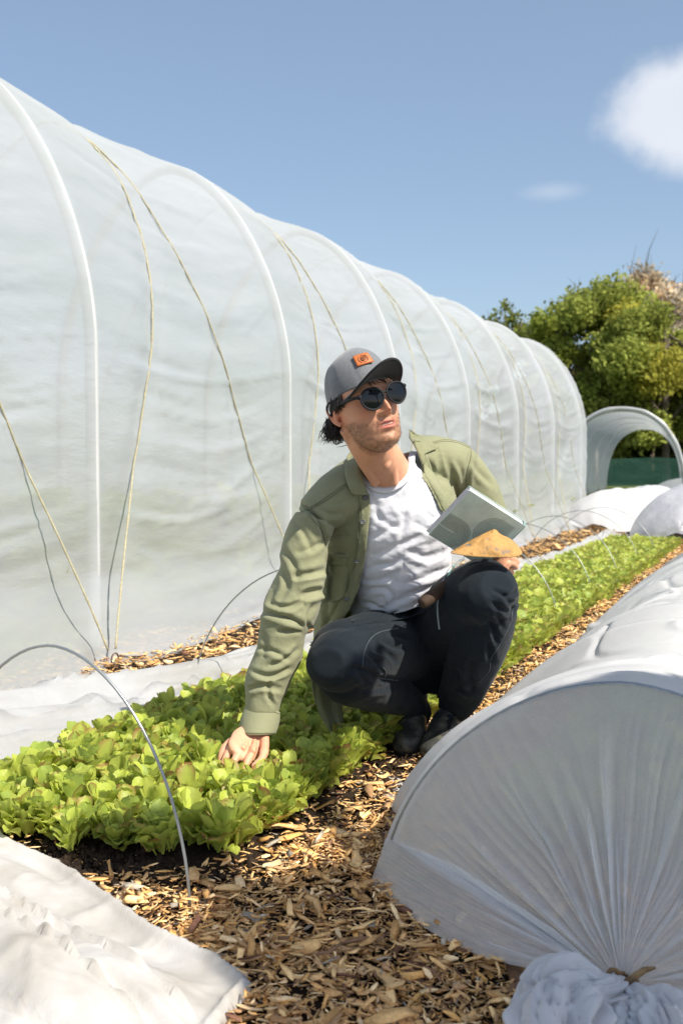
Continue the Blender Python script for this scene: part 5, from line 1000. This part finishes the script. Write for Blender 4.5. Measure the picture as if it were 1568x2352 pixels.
# ---------------------------------------------------------------- overshirt
M_jkt = cloth('olive_cotton', (.275, .28, .17, 1), (.24, .245, .145, 1), .85, 8, 1300, .22, .15)
m = MB(); limb(m, [(886, 1082, 2.52, 70, .085), (889, 1118, 2.52, 140, .108), (892, 1180, 2.545, 158, .128), (890, 1260, 2.60, 152, .136), (880, 1340, 2.66, 157, .142), (868, 1420, 2.72, 150, .142), (862, 1478, 2.77, 146, .14)], 34, 44)
limb(m, [(722, 1180, 2.445, 46, .062), (770, 1148, 2.465, 60, .074), (835, 1108, 2.50, 66, .080), (905, 1075, 2.54, 66, .084), (985, 1058, 2.575, 60, .080), (1052, 1072, 2.615, 54, .070)], 30)
limb(m, [(722, 1195, 2.435, 48, .068), (700, 1250, 2.425, 51, .068), (694, 1315, 2.41, 54, .068), (670, 1392, 2.405, 63, .070), (650, 1442, 2.40, 54, .064), (640, 1500, 2.395, 52, .060), (616, 1562, 2.385, 53, .057), (606, 1612, 2.375, 42, .049), (602, 1640, 2.368, 37, .043)], 44, 36, False)
limb(m, [(1058, 1078, 2.625, 52, .066), (1090, 1120, 2.65, 50, .064), (1116, 1175, 2.675, 48, .060), (1130, 1225, 2.655, 44, .054), (1125, 1258, 2.60, 38, .046)], 26)
JV, JF = vox(m, .0032, 6)
fl = [([(345, 935), (400, 915), (462, 900)], 8, .012), ([(150, 1010), (230, 1030), (300, 1050), (365, 1090)], 7, .012), ([(225, 985), (290, 985), (345, 960)], 6, .008), ([(300, 835), (390, 820), (470, 800)], 7, .009), ([(320, 720), (400, 690), (462, 640)], 7, .006), ([(100, 1305), (170, 1330), (230, 1320), (290, 1290)], 6, .009),
      ([(130, 1190), (200, 1205), (290, 1250)], 6, .006), ([(330, 1190), (260, 1250), (180, 1280)], 6, .007), ([(350, 1110), (300, 1100), (220, 1110)], 6, .007), ([(390, 500), (430, 560), (460, 640), (470, 700)], 6, .009), ([(250, 690), (300, 760), (330, 850)], 7, .006), ([(250, 800), (270, 880), (230, 960)], 7, .006), ([(210, 900), (190, 960), (250, 990)], 6, .006), ([(80, 1400), (150, 1380), (250, 1400)], 6, .007), ([(210, 1480), (180, 1420), (190, 1350)], 5, .006), ([(320, 560), (370, 640), (400, 720)], 7, .005), ([(400, 980), (370, 1040), (380, 1090)], 5, .007), ([(160, 1120), (170, 1180), (150, 1240)], 7, .005),
      ([(330, 470), (370, 490), (400, 530)], 5, .008), ([(400, 470), (480, 520), (560, 520)], 7, .004), ([(470, 860), (480, 960), (470, 1080)], 7, .008), ([(520, 800), (520, 920), (480, 1060)], 7, .006), ([(560, 900), (520, 1000), (460, 1100)], 6, .006), ([(440, 700), (500, 640), (590, 620)], 7, .004),
      ([(1170, 400), (1175, 300), (1195, 200)], 5, .006), ([(960, 240), (1000, 300), (1080, 440)], 6, .006), ([(1060, 200), (1090, 300), (1120, 420)], 7, .005), ([(1120, 250), (1150, 330), (1150, 400)], 6, .005), ([(1200, 260), (1240, 320), (1300, 380)], 7, .006), ([(1020, 180), (1040, 260), (1030, 330)], 6, .004)]
JV = folds(JV, JF, [(C2(a), b, c*.85) for a, b, c in fl], -.2)
ng = normals(JV, JF); JV = JV+ng*(.0016*fbm(JV*[20, 20, 26], 3)+.0045*vnoise(JV*[8, 9, 12]+7))[:, None]
opn = C2([(640, 215), (636, 290), (660, 370), (685, 430), (687, 500), (680, 585), (668, 690), (655, 780), (625, 905), (585, 1000), (535, 1070), (480, 1125), (420, 1190), (395, 1230), (330, 1480), (1500, 1480), (1500, 700), (1200, 640), (1085, 560), (1040, 495), (995, 405), (950, 335), (948, 270), (930, 200), (900, 130), (880, 100), (800, 20), (640, 60)])
jc = lambda V: (V[:, 1] < 2.66+.5*np.clip(.62-V[:, 2], 0, .5)) & ~((proj(V)[0] < 742) & (proj(V)[1] > 1250) & (V[:, 1] < 2.50))
V2, F2 = snapcut(JV, JF, opn, jc)
x, y = proj(V2[F2].mean(1)); c = V2[F2].mean(1); F2 = F2[~((y > 1492) & (x > 705) & (c[:, 1] > 2.5))]
jkt = link('overshirt', qmesh(V2, F2), M_jkt, man); solidify(jkt, .0022, -1); jB = bvh_of(JV, JF)
M_in = M_jkt
def jpatch(name, pl, off, lift=None, par=jkt, mat=M_jkt, th=.0018, res=4.5, bv=None, curve=False): return patch_obj(name, pl, bv or [jB], off, mat, par, th, res=res, lift=lift, curve=curve)
# front edge bands with stitching, flap collar, pocket, yoke seams
edgeL = C2([(686, 440), (688, 500), (681, 585), (669, 690), (656, 780), (626, 905), (586, 1000), (536, 1070), (482, 1122), (424, 1184)]); inL = C2([(386, 1180), (452, 1096), (500, 1044), (545, 975), (580, 890), (612, 770), (624, 680), (634, 580), (640, 500), (634, 440)])
jpatch('placket', edgeL+inL, .003)
edgeR = C2([(905, 150), (950, 250), (955, 335), (1000, 405), (1045, 495), (1090, 560)]); inR = C2([(1140, 540), (1090, 470), (1045, 390), (1000, 310), (975, 230), (940, 160)])
jpatch('placket', edgeR+inR, .003)
colL = C1([(560, 1150), (480, 1175), (440, 1240), (425, 1330), (430, 1430), (455, 1510), (490, 1585), (545, 1605), (640, 1602), (620, 1530), (592, 1420), (570, 1290), (572, 1190)])
cvL = np.array(C1([(570, 1130), (575, 1300), (640, 1600)])); jpatch('collar', colL, .006, lambda q: .010*np.clip((700-q[:, 0]+100)/60, 0, 1)*0+.012*np.clip(1-np.abs(q[:, 0]-822)/40, 0, 1), th=.003, bv=[jB, teeB])
colR = C1([(1040, 975), (1100, 1010), (1200, 1060), (1260, 1105), (1318, 1148), (1250, 1180), (1180, 1212), (1190, 1265), (1172, 1330), (1150, 1290), (1120, 1200), (1080, 1120), (1040, 1060)])
jpatch('collar', colR, .008, th=.003, bv=[jB, teeB, bodyB])
jpatch('pocket', C2([(472, 722), (585, 730), (590, 800), (560, 940), (520, 960), (470, 960)]), .003); jpatch('pocket_flap', C2([(472, 720), (588, 728), (580, 788), (474, 770)]), .0055)
jpatch('pocket', C2([(1010, 440), (1100, 380), (1150, 460), (1090, 520)]), .003)
M_st = cloth('olive_stitch', (.19, .19, .11, 1), (.15, .15, .08, 1), .9)
def st(L, off=.0012, r=.0010, b=jB): link('stitching', MB().tube(onto(C2(L), b, off, max(10, len(L)*8)), r, 5).me(), M_st, jkt)
st([(330, 462), (372, 500), (440, 470), (510, 425), (572, 380)]); st([(330, 450), (376, 488), (440, 458), (505, 412), (570, 368)]); st([(375, 500), (400, 545), (445, 600), (468, 680), (470, 760)]); st([(990, 165), (1060, 150), (1130, 160), (1190, 185)]); st([(990, 172), (1060, 158), (1130, 168), (1188, 193)])
st([(1192, 188), (1190, 240), (1172, 310), (1165, 390), (1160, 430)]); st([(632, 440), (638, 500), (632, 580), (622, 680), (610, 770), (578, 890), (543, 975), (498, 1044), (450, 1096)], .005); st([(478, 735), (585, 742)], .008)
# cuff: a turned band round the wrist
ct, cb_ = P(604, 1628, 2.375), P(590, 1686, 2.355); ax_ = (cb_-ct).normalized(); rf = ax_.cross((ct-CAMP).normalized()).normalized(); bk = ax_.cross(rf); V = []
nC = 9
for i in range(nC):
    f = i/(nC-1); cpt = ct.lerp(cb_, f); 
    for k in range(48):
        q = 2*math.pi*k/48; ra = (.0400+.0030*math.sin(f*math.pi))*(1+.01*math.sin(5*q)); rb = .040+.010*f; pz = cpt+rf*(ra*math.cos(q))+bk*(rb*math.sin(q)); pz += ax_*(.010*math.cos(q)*-1*f+.006*math.sin(q)*f); V.append(tuple(pz))
cuff = link('cuff', mesh(np.array(V), gridfaces(nC, 48, True)), M_jkt, jkt); solidify(cuff, .003, 1)
for f, ro in ((.07, .0475), (.93, .0475)):
    cpt = ct.lerp(cb_, f); link('stitching', MB().tube([cpt+rf*(.0438*math.cos(q))+bk*((.040+.010*f+.0035)*math.sin(q))+ax_*(.010*math.cos(q)*-1*f+.006*math.sin(q)*f) for q in np.linspace(0, 6.283, 48)], .0009, 5, False).me(), M_st, cuff)
# buttons
M_btn = pbr('grey_button', (.10, .10, .10, 1), .35, coat=.4)
for q in ((666, 438), (651, 561), (622, 754), (572, 942), (482, 1110)):
    h = onto(C2([q, (q[0]+1, q[1])]), jB, .006, 2)[0]; v = (CAMP-h).normalized(); nrm = (v+Vector((.0, 0, .1))).normalized(); rt = nrm.orthogonal().normalized(); bt2 = nrm.cross(rt); m = MB()
    for r0, z0, r1 in ((.0056, 0, .0016),): m.tube([h+rt*(r0*math.cos(a))+bt2*(r0*math.sin(a)) for a in np.linspace(0, 6.283, 20)], r1, 6, False)
    m.add([h+nrm*.0004]+[h+rt*(.0056*math.cos(a))+bt2*(.0056*math.sin(a)) for a in np.linspace(0, 6.283, 20, endpoint=False)], [(0, 1+k, 1+(k+1) % 20) for k in range(20)]); link('button', m.me(), M_btn, jkt)
# hem tail hanging behind the bent knee
tl = [(722, 1470, 2.50), (716, 1530, 2.50), (718, 1590, 2.50), (738, 1650, 2.51), (780, 1704, 2.53)]; tr2 = [(780, 1450, 2.58), (780, 1530, 2.58), (782, 1600, 2.58), (788, 1660, 2.57), (788, 1700, 2.55)]
A = cr([tuple(P(*q)) for q in tl], 40); B = cr([tuple(P(*q)) for q in tr2], 40); f = np.linspace(0, 1, 24)[None, :, None]; Q = A[:, None]*(1-f)+B[:, None]*f; Q[..., 1] += .010*np.sin(f[..., 0]*11+np.linspace(0, 3, 40)[:, None])*1.0
o = link('shirt_tail', mesh(Q.reshape(-1, 3), gridfaces(40, 24)), M_jkt, jkt); solidify(o, .003, 0)
# ---------------------------------------------------------------- notebook
M_cov = pbr('sage_cover', (.56, .66, .60, 1), .55, colvar=(25, (.47, .56, .50, 1), .42, .66), bump=(200, .15, .001)); M_pap = pbr('paper_block', (.74, .74, .78, 1), .8, bump=(300, .3, .001)); M_prt = pbr('line_print', (.05, .06, .035, 1), .7); M_teal = pbr('teal_binding', (.42, .60, .56, 1), .5)
cT, cR_, cB_, cL = P(1079, 1127, 2.330), P(1206, 1208, 2.38), P(1074, 1290, 2.45), P(983, 1228, 2.395)
cB_ = cR_+cL-cT                                          # keep it a true parallelogram
e1 = (cR_-cT); e2 = (cL-cT); nb = e1.cross(e2).normalized()
if nb.dot(CAMP-cT) < 0: nb = -nb
nb2 = -nb                                                # towards the back cover
book = empty('notebook', cB_, 'sage green hardback notebook with looping line print, held above the bent knee', 'notebook')
def slab(name, o0, a, b, n_, z0, z1, mat, parent, x0=0., x1=1., y0=0., y1=1., bev=.0006):
    bm = bmesh.new(); bm.faces.layers
    V = [bm.verts.new(o0+a*x+b*y+n_*z) for z in (z0, z1) for x, y in ((x0, y0), (x1, y0), (x1, y1), (x0, y1))]
    for f in ((0, 1, 2, 3), (7, 6, 5, 4), (0, 4, 5, 1), (1, 5, 6, 2), (2, 6, 7, 3), (3, 7, 4, 0)): bm.faces.new([V[i] for i in f])
    bmesh.ops.recalc_face_normals(bm, faces=bm.faces); bmesh.ops.bevel(bm, geom=bm.edges[:], offset=bev, segments=2, affect='EDGES'); me = bpy.data.meshes.new('m'); bm.to_mesh(me); bm.free(); return link(name, me, mat, parent, False)
fan = .012
slab('front_cover', cT, e1, e2, nb2, 0, .0022, M_cov, book)
# back cover opens slightly wider at the free edge, as the pages fan
bk0 = cT+nb2*.021-e1*.0; slab('back_cover', bk0+e1*0, e1, e2, nb2, 0, .0022, M_cov, book)
slab('page_block', cT, e1, e2, nb2, .0026, .0200, M_pap, book, .02, .97, .015, .985)
for k in range(3): slab('loose_page', cT-e1*(.010+.008*k)+nb2*(.006+.004*k), e1, e2, nb2, 0, .0006, M_pap, book, .0, .9, .03+.01*k, .99+.01*k)
slab('spine', cT+e1*1.0, e1, e2, nb2, .0, .0232, M_teal, book, .0, .018, 0, 1, .0018)
def bk(u, v, z=.0004): return cT+e1*u+e2*v-nb2*z
L1, L2 = e1.length, e2.length
m = MB()
def loopset(cu, cv, sgn, uend, cnt=12, r1=.046, lim=(.0, 1.)):
    for i in range(cnt):
        r = .0035+(r1-.0035)*i/(cnt-1); pts = []
        for q in np.linspace(-math.pi/2, math.pi/2, 30): pts.append((cu+sgn*r*math.cos(q)/L1, cv+r*math.sin(q)/L2))
        pts = [(uend, cv-r/L2)]+pts+[(uend, cv+r/L2)]
        run = []
        for u, v in cr(pts, 70):
            if 0.012 < v < .988 and 0.01 < u < .985: run.append(bk(u, v))
            else:
                if len(run) > 3: m.tube(run, .00038, 4)
                run = []
        if len(run) > 3: m.tube(run, .00038, 4)
loopset(.26, .745, 1, .012, 12, .040); loopset(.72, .42, -1, .90, 12, .046)
link('line_print', m.me(), M_prt, book)
for nm, pts, c in (('ribbon', [(1060, 1284, 2.44), (1030, 1308, 2.42), (1014, 1345, 2.41), (1006, 1380, 2.41), (1005, 1410, 2.41), (1009, 1446, 2.42)], (.25, .30, .32, 1)), ('ribbon', [(1068, 1284, 2.44), (1040, 1304, 2.425), (1020, 1345, 2.42), (1012, 1380, 2.42), (1014, 1405, 2.42), (1034, 1423, 2.43)], (.12, .30, .29, 1))):
    q = cr([tuple(P(*p)) for p in pts], 40); V = []
    for i, p in enumerate(q): wv = .0026; V += [(p[0]-wv, p[1], p[2]-.0006), (p[0]+wv*.6, p[1]+.0015, p[2]+.0006)]
    o = link('ribbon', mesh(np.array(V), gridfaces(40, 2)), pbr('ribbon_silk', c, .4), book); solidify(o, .0005, 0)
# ---------------------------------------------------------------- trowel
t = NT('muddy_steel'); b = t.n('ShaderNodeBsdfPrincipled'); n = t.noise(34, 6, .65); r = t.ramp(n.outputs[0], [(.33, (.16, .165, .17, 1)), (.42, (.42, .23, .075, 1)), (.62, (.50, .28, .09, 1)), (.75, (.33, .16, .05, 1))]); t.l(r, b.inputs['Base Color']); b.inputs['Roughness'].default_value = .75; n2 = t.noise(140, 5, .7); b1 = t.bump(n.outputs[0], .8, .006); t.l(t.bump(n2.outputs[0], .6, .002, b1.outputs[0]).outputs[0], b.inputs['Normal']); t.l(b, t.out); M_mud = t.m
tool = empty('trowel', P(1110, 1282, 2.42), 'hand trowel with muddy triangular blade resting on the bent knee', 'trowel')
bot = cr([(1035, 1271), (1070, 1277), (1110, 1280), (1150, 1281), (1180, 1280), (1196, 1275)], 60); top_ = cr([(1035, 1270), (1075, 1246), (1105, 1230), (1128, 1219), (1137, 1218), (1148, 1228), (1172, 1240), (1190, 1258), (1197, 1270)], 60)
nv = 26; V = []; 
for i in range(60):
    for k in range(nv):
        f = k/(nv-1); x_ = bot[i, 0]*(1-f)+top_[i, 0]*f; y_ = bot[i, 1]*(1-f)+top_[i, 1]*f; Yd = 2.305+.055*f+.010*math.sin(math.pi*i/59)*(1-f)*0-.012*math.sin(math.pi*f)
        V.append(tuple(P(x_, y_, Yd)))
V = np.array(V); mud = fbm(V*42, 4); V = V+np.array([0, -.5, .8])*(.0035*np.clip(mud+.1, 0, 1.2)+.0012*fbm(V*120, 3))[:, None]*np.clip(np.minimum(np.tile(np.linspace(0, 1, nv), 60), 1-np.tile(np.linspace(0, 1, nv), 60))*8, 0, 1)[:, None]
o = link('blade', mesh(V, gridfaces(60, nv)), M_mud, tool); solidify(o, .0022, -1)
M_wood = pbr('worn_wood', (.05, .026, .013, 1), .8, colvar=(30, (.04, .02, .012, 1), .4, .65), bump=[(60, .5, .003), (300, .4, .001)]); M_grn = pbr('green_ring', (.01, .16, .06, 1), .45)
h0, h1 = P(968, 1386, 2.36), P(1044, 1332, 2.44); q = [h0.lerp(h1, f) for f in np.linspace(0, 1, 20)]; m = MB().tube([h0+(h0-h1).normalized()*.003]+q, [.008, .0125, .0145, .0155, .0160]+[.0160]*5+[.0155]*5+[.015]*6, 20); hd = link('handle', m.me(), M_wood, tool)
d = (h1-h0).normalized(); link('green_band', MB().tube([h1-d*.012, h1-d*.010, h1+d*.008, h1+d*.010], [.0150, .0165, .0165, .0150], 20).me(), M_grn, tool)
link('neck', MB().tube(cr([tuple(h1), tuple(P(1075, 1305, 2.50)), tuple(P(1118, 1280, 2.50)), tuple(P(1125, 1272, 2.40)), tuple(P(1130, 1262, 2.345))], 20), .006, 10).me(), M_mud, tool)
